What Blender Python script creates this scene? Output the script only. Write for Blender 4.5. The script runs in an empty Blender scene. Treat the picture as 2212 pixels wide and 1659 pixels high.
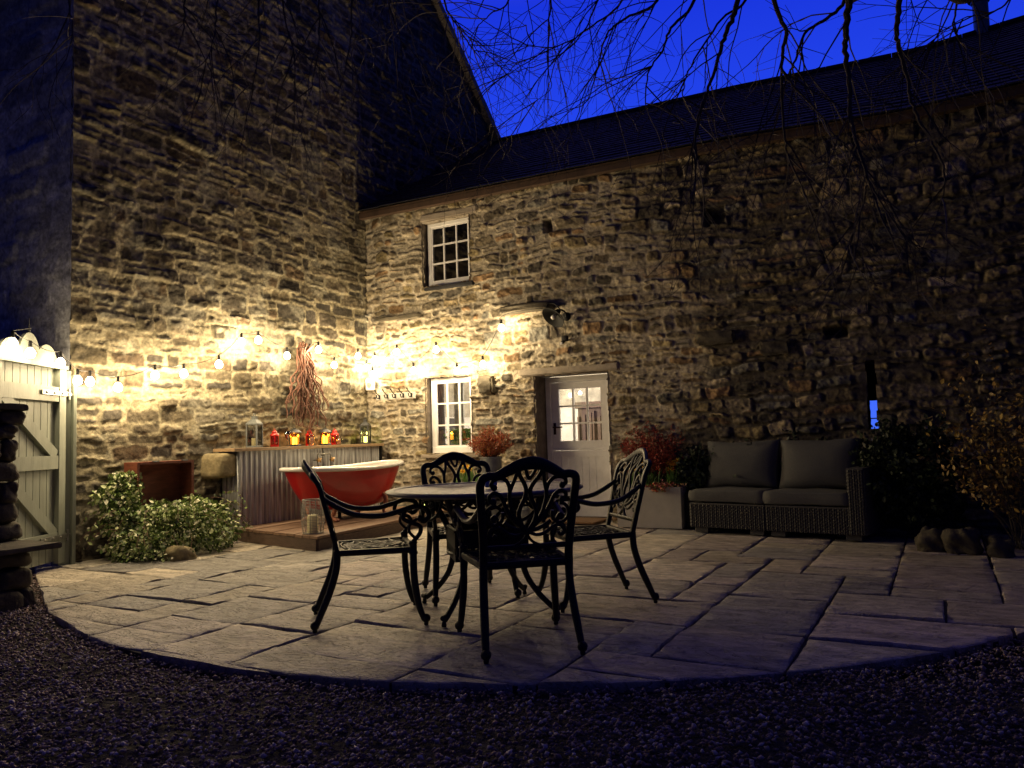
import bpy, bmesh, math, random
import numpy as np
from mathutils import Vector, Matrix
from mathutils.geometry import delaunay_2d_cdt
PI = math.pi; R = math.radians
C = bpy.context.scene.collection
sc = bpy.context.scene

# ------------------------------------------------------------------ camera
F = 1661.; PITCH = math.atan((945-829.5)/F); ROLL = .030; YAW = R(29.1)
O = Vector((7.23, -8.68, 1.05))
fw = Vector((-math.sin(YAW), math.cos(YAW), 0)); rt = Vector((math.cos(YAW), math.sin(YAW), 0)); up = Vector((0, 0, 1))
cf = fw*math.cos(PITCH)+up*math.sin(PITCH); cu0 = up*math.cos(PITCH)-fw*math.sin(PITCH)
cr = rt*math.cos(ROLL)-cu0*math.sin(ROLL); cu = cu0*math.cos(ROLL)+rt*math.sin(ROLL)
cam = bpy.data.cameras.new('camera'); co = bpy.data.objects.new('camera', cam); C.objects.link(co)
m3 = Matrix((cr, cu, -cf)).transposed().normalized()
co.matrix_world = Matrix.Translation(O) @ m3.to_4x4()
cam.sensor_width = 36; cam.lens = 36*F/2212.; cam.clip_end = 2000; cam.clip_start = .05
sc.camera = co
def ray(u, v): return (cf+cr*((u-1106)/F)+cu*((829.5-v)/F))
def at(u, v, dist): return O+ray(u, v).normalized()*dist

# ------------------------------------------------------------------ helpers
def tag(o, label=None, cat=None, group=None, kind=None):
    if label: o['label'] = label
    if cat: o['category'] = cat
    if group: o['group'] = group
    if kind: o['kind'] = kind
    return o
def thing(name, label, cat, loc=(0, 0, 0), rz=0, group=None):
    o = bpy.data.objects.new(name, None); C.objects.link(o); o.empty_display_size = .1
    o.location = loc; o.rotation_euler = (0, 0, rz)
    return tag(o, label, cat, group)
def copy_tree(o, parent=None):
    c = o.copy(); C.objects.link(c); c.parent = parent
    for ch in list(o.children): copy_tree(ch, c)
    return c
def frame_of(d, hint=Vector((0, 0, 1))):
    d = d.normalized()
    if abs(d.dot(hint)) > .95: hint = Vector((1, 0, 0)) if abs(d.x) < .9 else Vector((0, 1, 0))
    a = hint.cross(d).normalized(); b = d.cross(a).normalized()
    return a, b
class MB:
    def __init__(s): s.v = []; s.f = []; s.col = None
    def add(s, vs, fs):
        n = len(s.v); s.v += [tuple(p) for p in vs]; s.f += [tuple(i+n for i in f) for f in fs]; return s
    def box(s, a, b, M=None, bev=0):
        x0, y0, z0 = a; x1, y1, z1 = b
        vs = [Vector((x, y, z)) for z in (z0, z1) for y in (y0, y1) for x in (x0, x1)]
        fs = [(0, 2, 3, 1), (4, 5, 7, 6), (0, 1, 5, 4), (2, 6, 7, 3), (0, 4, 6, 2), (1, 3, 7, 5)]
        if bev:
            bm = bmesh.new(); bv = [bm.verts.new(p) for p in vs]
            for f in fs: bm.faces.new([bv[i] for i in f])
            bmesh.ops.bevel(bm, geom=list(bm.edges), offset=bev, segments=2, affect='EDGES', profile=.5)
            bm.verts.index_update(); vs = [v.co.copy() for v in bm.verts]; fs = [[v.index for v in f.verts] for f in bm.faces]; bm.free()
        if M is not None: vs = [M @ p for p in vs]
        return s.add(vs, fs)
    def tube(s, pts, r, n=8, flat=1., hint=Vector((0, 0, 1)), cap=True, closed=False):
        pts = [Vector(p) for p in pts]; N = len(pts)
        rr = r if isinstance(r, (list, tuple)) else [r]*N
        vs = []; fs = []; pa = None
        for i, p in enumerate(pts):
            if closed: d = pts[(i+1) % N]-pts[i-1]
            else: d = pts[min(i+1, N-1)]-pts[max(i-1, 0)]
            if d.length < 1e-9: d = Vector((0, 0, 1))
            if pa is None: a, b = frame_of(d, hint)
            else:
                dn = d.normalized(); a = (pa-dn*pa.dot(dn))
                a = a.normalized() if a.length > 1e-6 else frame_of(d, hint)[0]; b = dn.cross(a)
            pa = a
            for k in range(n):
                t = 2*PI*k/n; vs.append(p+a*math.cos(t)*rr[i]*flat+b*math.sin(t)*rr[i])
        for i in range(N if closed else N-1):
            for k in range(n):
                k2 = (k+1) % n; j = (i+1) % N
                fs.append((i*n+k, i*n+k2, j*n+k2, j*n+k))
        if cap and not closed:
            fs.append(tuple(range(n))[::-1]); fs.append(tuple((N-1)*n+k for k in range(n)))
        return s.add(vs, fs)
    def ribbon(s, pts, w, t, nrm):
        """flat bar of width w (in the plane) and thickness t along nrm, with softened edges"""
        pts = [Vector(p) for p in pts]; N = len(pts); nrm = Vector(nrm).normalized(); vs = []; fs = []
        ww = w if isinstance(w, (list, tuple)) else [w]*N
        pr = [(-.5, -.2), (-.35, -.5), (.35, -.5), (.5, -.2), (.5, .2), (.35, .5), (-.35, .5), (-.5, .2)]
        for i, p in enumerate(pts):
            d = (pts[min(i+1, N-1)]-pts[max(i-1, 0)]).normalized(); a = nrm.cross(d).normalized(); b = d.cross(a)
            for x, y in pr: vs.append(p+a*x*ww[i]+b*y*t)
        for i in range(N-1):
            for k in range(8):
                k2 = (k+1) % 8; fs.append((i*8+k, i*8+k2, i*8+8+k2, i*8+8+k))
        fs.append(tuple(range(8))[::-1]); fs.append(tuple((N-1)*8+k for k in range(8)))
        return s.add(vs, fs)
    def lathe(s, prof, n=20, M=None, sx=1, sy=1, c=(0, 0, 0)):
        vs = []; fs = []
        for r, z in prof:
            for k in range(n):
                t = 2*PI*k/n; vs.append(Vector((c[0]+r*sx*math.cos(t), c[1]+r*sy*math.sin(t), c[2]+z)))
        for i in range(len(prof)-1):
            for k in range(n):
                k2 = (k+1) % n; fs.append((i*n+k, i*n+k2, i*n+n+k2, i*n+n+k))
        if prof[0][0] > 1e-4: fs.append(tuple(range(n))[::-1])
        if prof[-1][0] > 1e-4: fs.append(tuple((len(prof)-1)*n+k for k in range(n)))
        if M is not None: vs = [M @ p for p in vs]
        return s.add(vs, fs)
    def ball(s, c, r, n=10, sz=1):
        return s.lathe([(r*math.sin(PI*i/6)+1e-5, -r*sz*math.cos(PI*i/6)) for i in range(7)], n, c=c)
    def build(s, name, mat, parent=None, smooth=False, world=True, cols=None, angle=None):
        me = bpy.data.meshes.new(name)
        vs = s.v
        off = Vector((0, 0, 0)); p = parent
        if world and parent is not None:
            while p is not None: off += Vector(p.location); p = p.parent
            vs = [(x-off.x, y-off.y, z-off.z) for x, y, z in vs]
        me.from_pydata(vs, [], s.f); me.update()
        if mat is not None: me.materials.append(mat)
        if smooth:
            me.polygons.foreach_set('use_smooth', [True]*len(me.polygons))
            if angle: me.set_sharp_from_angle(angle=R(angle))
        if cols is not None: set_cols(me, cols)
        o = bpy.data.objects.new(name, me); C.objects.link(o)
        if parent is not None: o.parent = parent
        return o
def set_cols(me, cols, dom='POINT'):
    a = me.color_attributes.new('Col', 'FLOAT_COLOR', dom)
    c = np.ones((len(cols), 4), np.float32); c[:, :3] = np.asarray(cols)[:, :3]
    a.data.foreach_set('color', c.ravel())
def npmesh(name, verts, faces, mat, parent=None, cols=None, dom='POINT', smooth=False, kind=None):
    """verts Nx3, faces Mxk numpy arrays"""
    verts = np.asarray(verts, np.float32); faces = np.asarray(faces, np.int32); k = faces.shape[1]
    off = Vector((0, 0, 0)); p = parent
    while p is not None: off += Vector(p.location); p = p.parent
    verts = verts-np.array(off, np.float32)
    me = bpy.data.meshes.new(name); me.vertices.add(len(verts)); me.vertices.foreach_set('co', verts.ravel())
    me.loops.add(faces.size); me.loops.foreach_set('vertex_index', faces.ravel())
    me.polygons.add(len(faces)); me.polygons.foreach_set('loop_start', np.arange(0, faces.size, k, dtype=np.int32))
    me.update(calc_edges=True); me.materials.append(mat)
    if smooth: me.polygons.foreach_set('use_smooth', [True]*len(faces))
    if cols is not None: set_cols(me, cols, dom)
    o = bpy.data.objects.new(name, me); C.objects.link(o)
    if parent is not None: o.parent = parent
    if kind: o['kind'] = kind
    return o
def bez(P, n=8):
    """Catmull-Rom through the points"""
    P = [Vector(p) for p in P]; out = []
    for i in range(len(P)-1):
        p0 = P[max(i-1, 0)]; p1 = P[i]; p2 = P[i+1]; p3 = P[min(i+2, len(P)-1)]
        for k in range(n):
            t = k/n
            out.append(.5*((2*p1)+(p2-p0)*t+(2*p0-5*p1+4*p2-p3)*t*t+(3*p1-p0-3*p2+p3)*t**3))
    out.append(P[-1]); return out

# numpy value noise
_rs = np.random.RandomState(5); _T = _rs.rand(256, 256)
def vn(x, y, seed=0):
    x = x+seed*17.31; y = y+seed*9.77
    xi = np.floor(x).astype(int); yi = np.floor(y).astype(int); fx = x-xi; fy = y-yi
    fx = fx*fx*(3-2*fx); fy = fy*fy*(3-2*fy)
    a = _T[xi % 256, yi % 256]; b = _T[(xi+1) % 256, yi % 256]; c = _T[xi % 256, (yi+1) % 256]; d = _T[(xi+1) % 256, (yi+1) % 256]
    return (a*(1-fx)+b*fx)*(1-fy)+(c*(1-fx)+d*fx)*fy-.5
def fbm(x, y, s, seed=0, o=4, g=.5):
    r = 0; a = 1
    for i in range(o): r = r+a*vn(x/s, y/s, seed+i*3); s *= .5; a *= g
    return r
def sm(e0, e1, x):
    t = np.clip((x-e0)/(e1-e0), 0, 1); return t*t*(3-2*t)

# ------------------------------------------------------------------ materials
def nodes(m):
    m.use_nodes = True; nt = m.node_tree; return nt, nt.nodes, nt.links
def mat(name, col, rough=.7, metal=0, noise=None, bump=0, bscale=60, spec=.5, attr=False, ncol=None, coat=0, stretch=None, trans=0, emit=None, estr=0, alpha=1):
    m = bpy.data.materials.new(name); nt, N, L = nodes(m); b = N['Principled BSDF']
    b.inputs['Roughness'].default_value = rough; b.inputs['Metallic'].default_value = metal
    b.inputs['Specular IOR Level'].default_value = spec; b.inputs['Coat Weight'].default_value = coat
    b.inputs['Transmission Weight'].default_value = trans; b.inputs['Alpha'].default_value = alpha
    b.inputs['Base Color'].default_value = (*col, 1)
    if emit: b.inputs['Emission Color'].default_value = (*emit, 1); b.inputs['Emission Strength'].default_value = estr
    tc = N.new('ShaderNodeTexCoord'); mp = N.new('ShaderNodeMapping'); L.new(tc.outputs['Object'], mp.inputs[0])
    if stretch: mp.inputs['Scale'].default_value = stretch
    src = None
    if attr:
        at_ = N.new('ShaderNodeVertexColor'); at_.layer_name = 'Col'; src = at_.outputs[0]
    if noise:
        sc_, lo, hi = noise
        n = N.new('ShaderNodeTexNoise'); n.inputs['Scale'].default_value = sc_; n.inputs['Detail'].default_value = 6; n.inputs['Roughness'].default_value = .65
        L.new(mp.outputs[0], n.inputs['Vector'])
        r = N.new('ShaderNodeValToRGB'); r.color_ramp.elements[0].position = .3; r.color_ramp.elements[1].position = .7
        r.color_ramp.elements[0].color = (lo, lo, lo, 1); r.color_ramp.elements[1].color = (hi, hi, hi, 1)
        if ncol:
            r.color_ramp.elements[0].color = (*ncol[0], 1); r.color_ramp.elements[1].color = (*ncol[1], 1)
        L.new(n.outputs[0], r.inputs[0])
        if src is None and ncol: L.new(r.outputs[0], b.inputs['Base Color'])
        else:
            mx = N.new('ShaderNodeMix'); mx.data_type = 'RGBA'; mx.blend_type = 'MULTIPLY'; mx.inputs[0].default_value = 1
            if src is None: mx.inputs[6].default_value = (*col, 1)
            else: L.new(src, mx.inputs[6])
            L.new(r.outputs[0], mx.inputs[7]); L.new(mx.outputs[2], b.inputs['Base Color'])
    elif src is not None: L.new(src, b.inputs['Base Color'])
    if bump:
        n2 = N.new('ShaderNodeTexNoise'); n2.inputs['Scale'].default_value = bscale; n2.inputs['Detail'].default_value = 5; n2.inputs['Roughness'].default_value = .6
        L.new(mp.outputs[0], n2.inputs['Vector'])
        bp = N.new('ShaderNodeBump'); bp.inputs['Strength'].default_value = 1; bp.inputs['Distance'].default_value = bump
        L.new(n2.outputs[0], bp.inputs['Height']); L.new(bp.outputs[0], b.inputs['Normal'])
    return m
def glass(name, tint=(1, 1, 1), refl=.08, rough=.02):
    m = bpy.data.materials.new(name); nt, N, L = nodes(m)
    for x in list(N): N.remove(x)
    out = N.new('ShaderNodeOutputMaterial'); tr = N.new('ShaderNodeBsdfTransparent'); gl = N.new('ShaderNodeBsdfGlossy'); mx = N.new('ShaderNodeMixShader')
    tr.inputs[0].default_value = (*tint, 1); gl.inputs['Roughness'].default_value = rough
    fr = N.new('ShaderNodeFresnel'); fr.inputs[0].default_value = 1.5
    mp = N.new('ShaderNodeMath'); mp.operation = 'MULTIPLY_ADD'; mp.inputs[1].default_value = 1.6; mp.inputs[2].default_value = refl-.04
    L.new(fr.outputs[0], mp.inputs[0]); L.new(mp.outputs[0], mx.inputs[0]); L.new(tr.outputs[0], mx.inputs[1]); L.new(gl.outputs[0], mx.inputs[2]); L.new(mx.outputs[0], out.inputs[0])
    return m
def glow(name, col, s, through=0.):
    m = bpy.data.materials.new(name); nt, N, L = nodes(m)
    for x in list(N): N.remove(x)
    out = N.new('ShaderNodeOutputMaterial'); em = N.new('ShaderNodeEmission'); em.inputs[0].default_value = (*col, 1); em.inputs[1].default_value = s
    if through:
        tr = N.new('ShaderNodeBsdfTransparent'); mx = N.new('ShaderNodeMixShader'); mx.inputs[0].default_value = through
        L.new(em.outputs[0], mx.inputs[1]); L.new(tr.outputs[0], mx.inputs[2]); L.new(mx.outputs[0], out.inputs[0])
    else: L.new(em.outputs[0], out.inputs[0])
    return m
M = {}
M['stone'] = mat('rubble_stone', (.3, .25, .2), .92, noise=(22, .55, 1.4), bump=.010, bscale=38, attr=True, spec=.3)
M['slab'] = mat('riven_sandstone', (.3, .27, .24), .62, noise=(5, .72, 1.2), bump=.004, bscale=22, attr=True, spec=.45, stretch=(1, 2.6, 1))
M['joint'] = mat('dark_pointing', (.05, .045, .04), .95, noise=(30, .6, 1.2))
M['gravel'] = mat('gravel_stones', (.1, .09, .08), .8, attr=True, noise=(40, .7, 1.2))
M['soil'] = mat('soil', (.05, .04, .032), .95, noise=(12, .5, 1.4), bump=.02, bscale=30)
M['slate'] = mat('slate', (.030, .030, .033), .75, spec=.25, noise=(6, .5, 1.4), bump=.004)
M['white'] = mat('white_paint', (.86, .85, .84), .45, noise=(9, .88, 1.05), bump=.001, bscale=90)
M['plaster'] = mat('white_plaster', (.78, .76, .72), .8, noise=(3, .9, 1.05))
M['sage'] = mat('sage_paint', (.235, .255, .205), .55, noise=(12, .8, 1.1), bump=.002, bscale=60, stretch=(1, 1, .2))
M['iron'] = mat('cast_aluminium', (.010, .009, .009), .5, metal=.0, noise=(60, .6, 1.4), bump=.0006, bscale=220, spec=.38)
M['tabletop'] = mat('table_aluminium', (.16, .14, .12), .5, spec=.4, bump=.0008, bscale=150)
M['blackmetal'] = mat('black_metal', (.008, .008, .009), .6, spec=.25, noise=(40, .6, 1.5))
M['zinc'] = mat('zinc', (.20, .21, .22), .45, metal=.6, noise=(7, .6, 1.25), bump=.002, bscale=30)
M['rope'] = mat('cable', (.01, .01, .01), .6)
M['oak'] = mat('bar_oak', (.33, .22, .12), .6, noise=(18, .6, 1.2), bump=.001, stretch=(6, 1, 6))
M['deck'] = mat('deck_timber', (.23, .14, .09), .65, noise=(9, .6, 1.25), bump=.002, bscale=40, stretch=(8, .8, 8), attr=False)
M['deckend'] = mat('deck_fascia', (.11, .07, .05), .7, noise=(14, .6, 1.3), bump=.002, stretch=(1, 1, 6))
M['red'] = mat('red_enamel', (.50, .012, .012), .32, spec=.5, coat=.3, noise=(3, .85, 1.1))
M['enamel'] = mat('white_enamel', (.82, .80, .76), .18, spec=.6, coat=.4, noise=(5, .95, 1.02))
M['claw'] = mat('copper_paint', (.42, .18, .11), .45, metal=.3, noise=(30, .6, 1.3), bump=.002)
M['brass'] = mat('old_brass', (.45, .28, .12), .4, metal=.8, noise=(30, .6, 1.3))
M['galv'] = mat('dull_pipe', (.25, .25, .23), .45, metal=.7, noise=(30, .6, 1.3))
M['redmetal'] = mat('red_lacquer', (.55, .02, .015), .25, coat=.5, noise=(20, .9, 1.1))
M['lantern'] = mat('lantern_metal', (.035, .036, .038), .45, metal=.3, noise=(40, .7, 1.3))
M['lanterngrey'] = mat('lantern_grey', (.11, .12, .12), .5, metal=.3, noise=(40, .7, 1.3))
M['glass'] = glass('window_glass'); M['jar'] = glass('jar_glass', (.95, .95, .93), .1)
M['redglass'] = glass('red_glass', (.9, .18, .12), .1); M['amber'] = glass('amber_liquid', (.9, .35, .12), .1); M['greenglass'] = glass('green_glass', (.05, .25, .1), .15)
M['wax'] = mat('cream_wax', (.85, .78, .45), .5, noise=(10, .92, 1.05))
M['candle'] = glow('candle_lit', (1, .62, .16), 9); M['led'] = glow('candle_led', (.95, 1, .22), 5)
M['wicker'] = mat('grey_wicker', (.066, .063, .060), .7, noise=(40, .7, 1.25))
M['cushion'] = mat('charcoal_cushion', (.088, .088, .088), .9, noise=(90, .75, 1.15), bump=.0012, bscale=260)
M['rust'] = mat('rusty_wood', (.19, .05, .025), .65, noise=(9, .6, 1.3), bump=.002, stretch=(1, 1, 5))
M['rusty'] = M['rust']
M['willow'] = mat('willow_bark', (.14, .058, .036), .7, noise=(30, .6, 1.3), bump=.002)
M['bark'] = mat('beech_bark', (.07, .055, .045), .85, noise=(30, .6, 1.3))
M['leaf'] = mat('leaves', (.1, .15, .04), .5, attr=True, spec=.35)
M['limestone'] = mat('pale_trough', (.42, .40, .36), .75, noise=(4, .8, 1.08), bump=.002)
M['coir'] = mat('coir_mat', (.16, .09, .045), .95, noise=(60, .6, 1.4), bump=.004, bscale=200)
M['blue'] = mat('blue_glaze', (.03, .10, .45), .2, coat=.5, noise=(9, .85, 1.1))
M['greystone'] = mat('dressed_stone', (.34, .29, .23), .85, noise=(6, .7, 1.2), bump=.006, bscale=26)
M['darkstone'] = mat('dark_mossy_stone', (.085, .072, .05), .9, noise=(8, .6, 1.3), bump=.012, bscale=22)
M['corbel'] = mat('mossy_block', (.27, .22, .12), .9, noise=(9, .5, 1.3), bump=.014, bscale=24)
M['wire'] = mat('wicker_wire', (.30, .28, .25), .6, noise=(30, .7, 1.2))
M['fabric'] = mat('curtain_cloth', (.42, .42, .40), .9, noise=(30, .8, 1.1))
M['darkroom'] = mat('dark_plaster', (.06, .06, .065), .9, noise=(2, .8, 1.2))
M['darkwood'] = mat('dark_wood', (.07, .04, .025), .7, noise=(10, .6, 1.3), stretch=(1, 1, .2))
M['handle'] = mat('bronze_handle', (.05, .02, .02), .35, metal=.6, noise=(30, .8, 1.2))
def riven():
    m = mat('riven_sandstone', (.3, .27, .24), .6, attr=True, spec=.45, noise=(6, .5, 1.35), stretch=(1, 2.2, 1))
    nt, N, L = nodes(m); b = N['Principled BSDF']; mp = [x for x in N if x.type == 'MAPPING'][0]; vc = [x for x in N if x.type == 'VERTEX_COLOR'][0]
    sx = N.new('ShaderNodeSeparateColor'); L.new(vc.outputs[0], sx.inputs[0])
    n = N.new('ShaderNodeTexNoise'); n.noise_dimensions = '4D'; n.inputs['Scale'].default_value = 2.6; n.inputs['Detail'].default_value = 7; n.inputs['Roughness'].default_value = .58; n.inputs['Distortion'].default_value = .7
    mp2 = N.new('ShaderNodeMapping'); mp2.inputs['Scale'].default_value = (.8, 2.6, 1); mp2.inputs['Rotation'].default_value = (0, 0, .3); tc = [x for x in N if x.type == 'TEX_COORD'][0]
    L.new(tc.outputs['Object'], mp2.inputs[0]); L.new(mp2.outputs[0], n.inputs['Vector'])
    a = N.new('ShaderNodeMath'); a.operation = 'MULTIPLY'; a.inputs[1].default_value = 16; L.new(n.outputs[0], a.inputs[0])
    fl = N.new('ShaderNodeMath'); fl.operation = 'FRACT'; L.new(a.outputs[0], fl.inputs[0])
    fo = N.new('ShaderNodeMath'); fo.operation = 'FLOOR'; L.new(a.outputs[0], fo.inputs[0])
    sm_ = N.new('ShaderNodeMapRange'); sm_.interpolation_type = 'SMOOTHSTEP'; sm_.inputs[1].default_value = .75; sm_.inputs[2].default_value = 1; L.new(fl.outputs[0], sm_.inputs[0])
    ad = N.new('ShaderNodeMath'); L.new(fo.outputs[0], ad.inputs[0]); L.new(sm_.outputs[0], ad.inputs[1])
    n3 = N.new('ShaderNodeTexNoise'); n3.inputs['Scale'].default_value = 45; n3.inputs['Detail'].default_value = 4; L.new(tc.outputs['Object'], n3.inputs['Vector'])
    m3_ = N.new('ShaderNodeMath'); m3_.operation = 'MULTIPLY_ADD'; m3_.inputs[1].default_value = .9; L.new(n3.outputs[0], m3_.inputs[0]); L.new(ad.outputs[0], m3_.inputs[2])
    bp = N.new('ShaderNodeBump'); bp.inputs['Distance'].default_value = .008; L.new(m3_.outputs[0], bp.inputs['Height']); L.new(bp.outputs[0], b.inputs['Normal'])
    return m
M['slab'] = riven()
# corrugated iron: weathered vertical streaks
def corr():
    m = mat('corrugated_iron', (.3, .32, .34), .5, metal=.25, noise=(5, .45, 1.3), stretch=(9, 9, .35))
    nt, N, L = nodes(m); b = N['Principled BSDF']
    r = [x for x in N if x.type == 'VALTORGB'][0]; mx = [x for x in N if x.type == 'MIX'][0]
    r.color_ramp.elements[0].color = (.09, .085, .085, 1); r.color_ramp.elements[1].color = (.95, .98, 1.0, 1)
    mx.inputs[6].default_value = (.8, .8, .8, 1); return m
M['corr'] = corr()
# ------------------------------------------------------------------ masonry height fields
def masonry(S, Z, seed, hr, wr, warp, split=.25, stones=None):
    """coursed rubble: returns border distance, stone id, local coords"""
    rs = np.random.RandomState(seed)
    ws = S+warp*(fbm(S, Z, .45, seed, 2)*.12)+fbm(S, Z, .09, seed+4, 3)*.030
    wz = Z+warp*(fbm(S, Z, 2.0, seed+1, 2)*.20+fbm(S, Z, .30, seed+2, 2)*.05)+fbm(S, Z, .09, seed+7, 3)*.026
    z = Z.min()-.5; zb = [z]
    while z < Z.max()+.6: z += rs.uniform(*hr)*(1.45 if rs.rand() < .12 else 1); zb.append(z)
    zb = np.array(zb); ci = np.clip(np.searchsorted(zb, wz)-1, 0, len(zb)-2)
    D = np.zeros(S.shape); ID = np.zeros(S.shape, int); U = np.zeros(S.shape); V = np.zeros(S.shape); base = 0
    for c in range(ci.min(), ci.max()+1):
        mk = ci == c
        if not mk.any(): continue
        h = zb[c+1]-zb[c]; x = S.min()-.6-rs.rand()*.3; sb = [x]
        while x < S.max()+.7: x += rs.uniform(*wr)*(1.5 if rs.rand() < .12 else 1)*(.75+h*2); sb.append(x)
        sb = np.array(sb); nS = len(sb)-1
        s_ = ws[mk]; z_ = wz[mk]
        si = np.clip(np.searchsorted(sb, s_)-1, 0, nS-1)
        # per-stone shear of the vertical joints
        x0 = sb[si]; x1 = sb[si+1]
        z0 = np.full(s_.shape, zb[c]); z1 = np.full(s_.shape, zb[c+1])
        sp = rs.rand(nS) < split; fr = rs.uniform(.35, .65, nS); lowr = (z_ < zb[c]+fr[si]*h)
        z1 = np.where(sp[si] & lowr, zb[c]+fr[si]*h, z1); z0 = np.where(sp[si] & ~lowr, zb[c]+fr[si]*h, z0)
        ids = base+si*2+np.where(sp[si] & ~lowr, 1, 0); base += nS*2
        dx = np.minimum(s_-x0, x1-s_); dz = np.minimum(z_-z0, z1-z_); k = .048
        # rounded corners
        ax = np.maximum(k-dx, 0); az = np.maximum(k-dz, 0)
        d = np.where((ax > 0) & (az > 0), k-np.sqrt(ax*ax+az*az), np.minimum(dx, dz))
        D[mk] = d; ID[mk] = ids; U[mk] = (s_-x0)/(x1-x0)-.5; V[mk] = (z_-z0)/(z1-z0)-.5
    return D, ID, U, V, base
def wall_relief(S, Z, seed, hr, wr, warp, pal, mort, proud, gap=.012, split=.25, rough=.02):
    D, ID, U, V, n = masonry(S, Z, seed, hr, wr, warp, split)
    rs = np.random.RandomState(seed+50)
    pr = rs.uniform(proud[0], proud[1], n+2); big = rs.rand(n+2) < .06; pr[big] += .03
    tu = rs.normal(0, .010, n+2); tv = rs.normal(0, .009, n+2)
    D = D-rs.uniform(-.003, .014, n+2)[ID]; g = gap*(1+1.6*fbm(S, Z, .2, seed+9, 2))
    prof = sm(g, g+.013, D)
    face = pr[ID]+tu[ID]*U*2+tv[ID]*V*2+fbm(S, Z*1.3, .085, seed+11, 4, .62)*rough*1.5
    mo = fbm(S, Z, .08, seed+13, 4, .6)*.014
    Hh = mo*(1-prof)+np.maximum(face, mo-.004)*prof+fbm(S, Z, 1.9, seed+15, 2)*.03
    pal = np.array(pal); pc = pal[rs.randint(0, len(pal), n+2)]*rs.uniform(.6, 1.3, (n+2, 1))
    col = pc[ID]*(prof[..., None])+np.array(mort)*(1-prof[..., None])
    var = 1+.5*fbm(S, Z*2, .16, seed+20, 4, .6)+.55*fbm(S, Z*1.4, .035, seed+27, 2, .6)
    return Hh, col*var[..., None]
def grid_faces(ns, nz, keep):
    i, j = np.meshgrid(np.arange(ns-1), np.arange(nz-1), indexing='ij')
    k = keep[i, j]; i = i[k]; j = j[k]; a = i*nz+j
    return np.stack([a, a+nz, a+nz+1, a+1], 1)

# ==================================================================  STONE BARN (wall B, y = 0)
barn = thing('stone_barn', 'long low stone barn with slate roof, white window and white stable door', 'building', (4, 0, 0))
def ridge_z(x): return np.interp(x, [0, 4.6, 7.2, 8.6, 10], [6.71, 6.61, 6.50, 6.60, 6.72])
def eave_z(x): return np.interp(x, [0, 3, 5.4, 7, 10], [4.34, 4.30, 4.27, 4.17, 4.24])
res = .0115
s = np.arange(-.02, 9.7, res); z = np.arange(-.12, 4.42, res); S, Z = np.meshgrid(s, z, indexing='ij')
palB = [(.28, .22, .13), (.21, .17, .115), (.34, .28, .18), (.16, .135, .10), (.27, .175, .095), (.38, .32, .23), (.12, .105, .085), (.30, .24, .13), (.21, .20, .17), (.23, .19, .13)]
H, col = wall_relief(S, Z, 11, (.065, .150), (.12, .33), 1.0, palB, (.47, .41, .31), (.0, .034), gap=.008, split=.38, rough=.018)
# the right half is built of bigger, more rugged stones with open joints
H2, col2 = wall_relief(S, Z, 23, (.075, .18), (.14, .38), 1.0, palB, (.13, .11, .08), (.005, .055), gap=.007, split=.3, rough=.024)
t = sm(-.4, .4, (S-4.6)+fbm(S, Z, .8, 77, 3)*1.6); H = H*(1-t)+H2*t; col = col*(1-t[..., None])+col2*t[..., None]
# window and door openings
OPEN = {'up': (1.035, 1.80, 3.16, 4.08), 'low': (1.035, 1.77, .86, 1.90), 'door': (2.725, 3.72, -.2, 1.82), 'slit': (6.565, 6.66, 1.02, 1.72), 'hole': (2.94, 3.03, 3.66, 3.80), 'hole2': (4.98, 5.2, 3.42, 3.6), 'hole3': (6.2, 6.42, 2.0, 2.1)}
sw = S+fbm(S, Z, .12, 91, 3)*.022; zw = Z+fbm(S, Z, .12, 93, 3)*.02
keep = np.ones(S.shape, bool)
for k, (a, b, c, d) in OPEN.items():
    if k in ('up', 'low', 'door', 'slit'): inside = (sw > a+.004) & (sw < b-.004) & (zw > c+.004) & (zw < d-.004); keep &= ~inside
    else:
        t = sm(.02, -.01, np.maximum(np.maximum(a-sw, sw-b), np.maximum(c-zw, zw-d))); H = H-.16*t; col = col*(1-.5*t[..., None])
    if k in ('up', 'low', 'door', 'slit'):      # flatten the relief a little round the opening
        e = np.maximum(np.maximum(a-S, S-b), np.maximum(c-Z, Z-d)); H = np.where(e < .10, np.minimum(H, .02+.25*np.maximum(e, 0)), H)
keep &= Z < np.array(eave_z(S))+.03
verts = np.stack([S, -H, Z], -1).reshape(-1, 3)
fc = grid_faces(len(s), len(z), keep[:-1, :-1])
wb = npmesh('wall', verts, fc[:, ::-1], M['stone'], barn, col.reshape(-1, 3)*.80, smooth=True)
del H, H2, col, col2, verts
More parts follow.
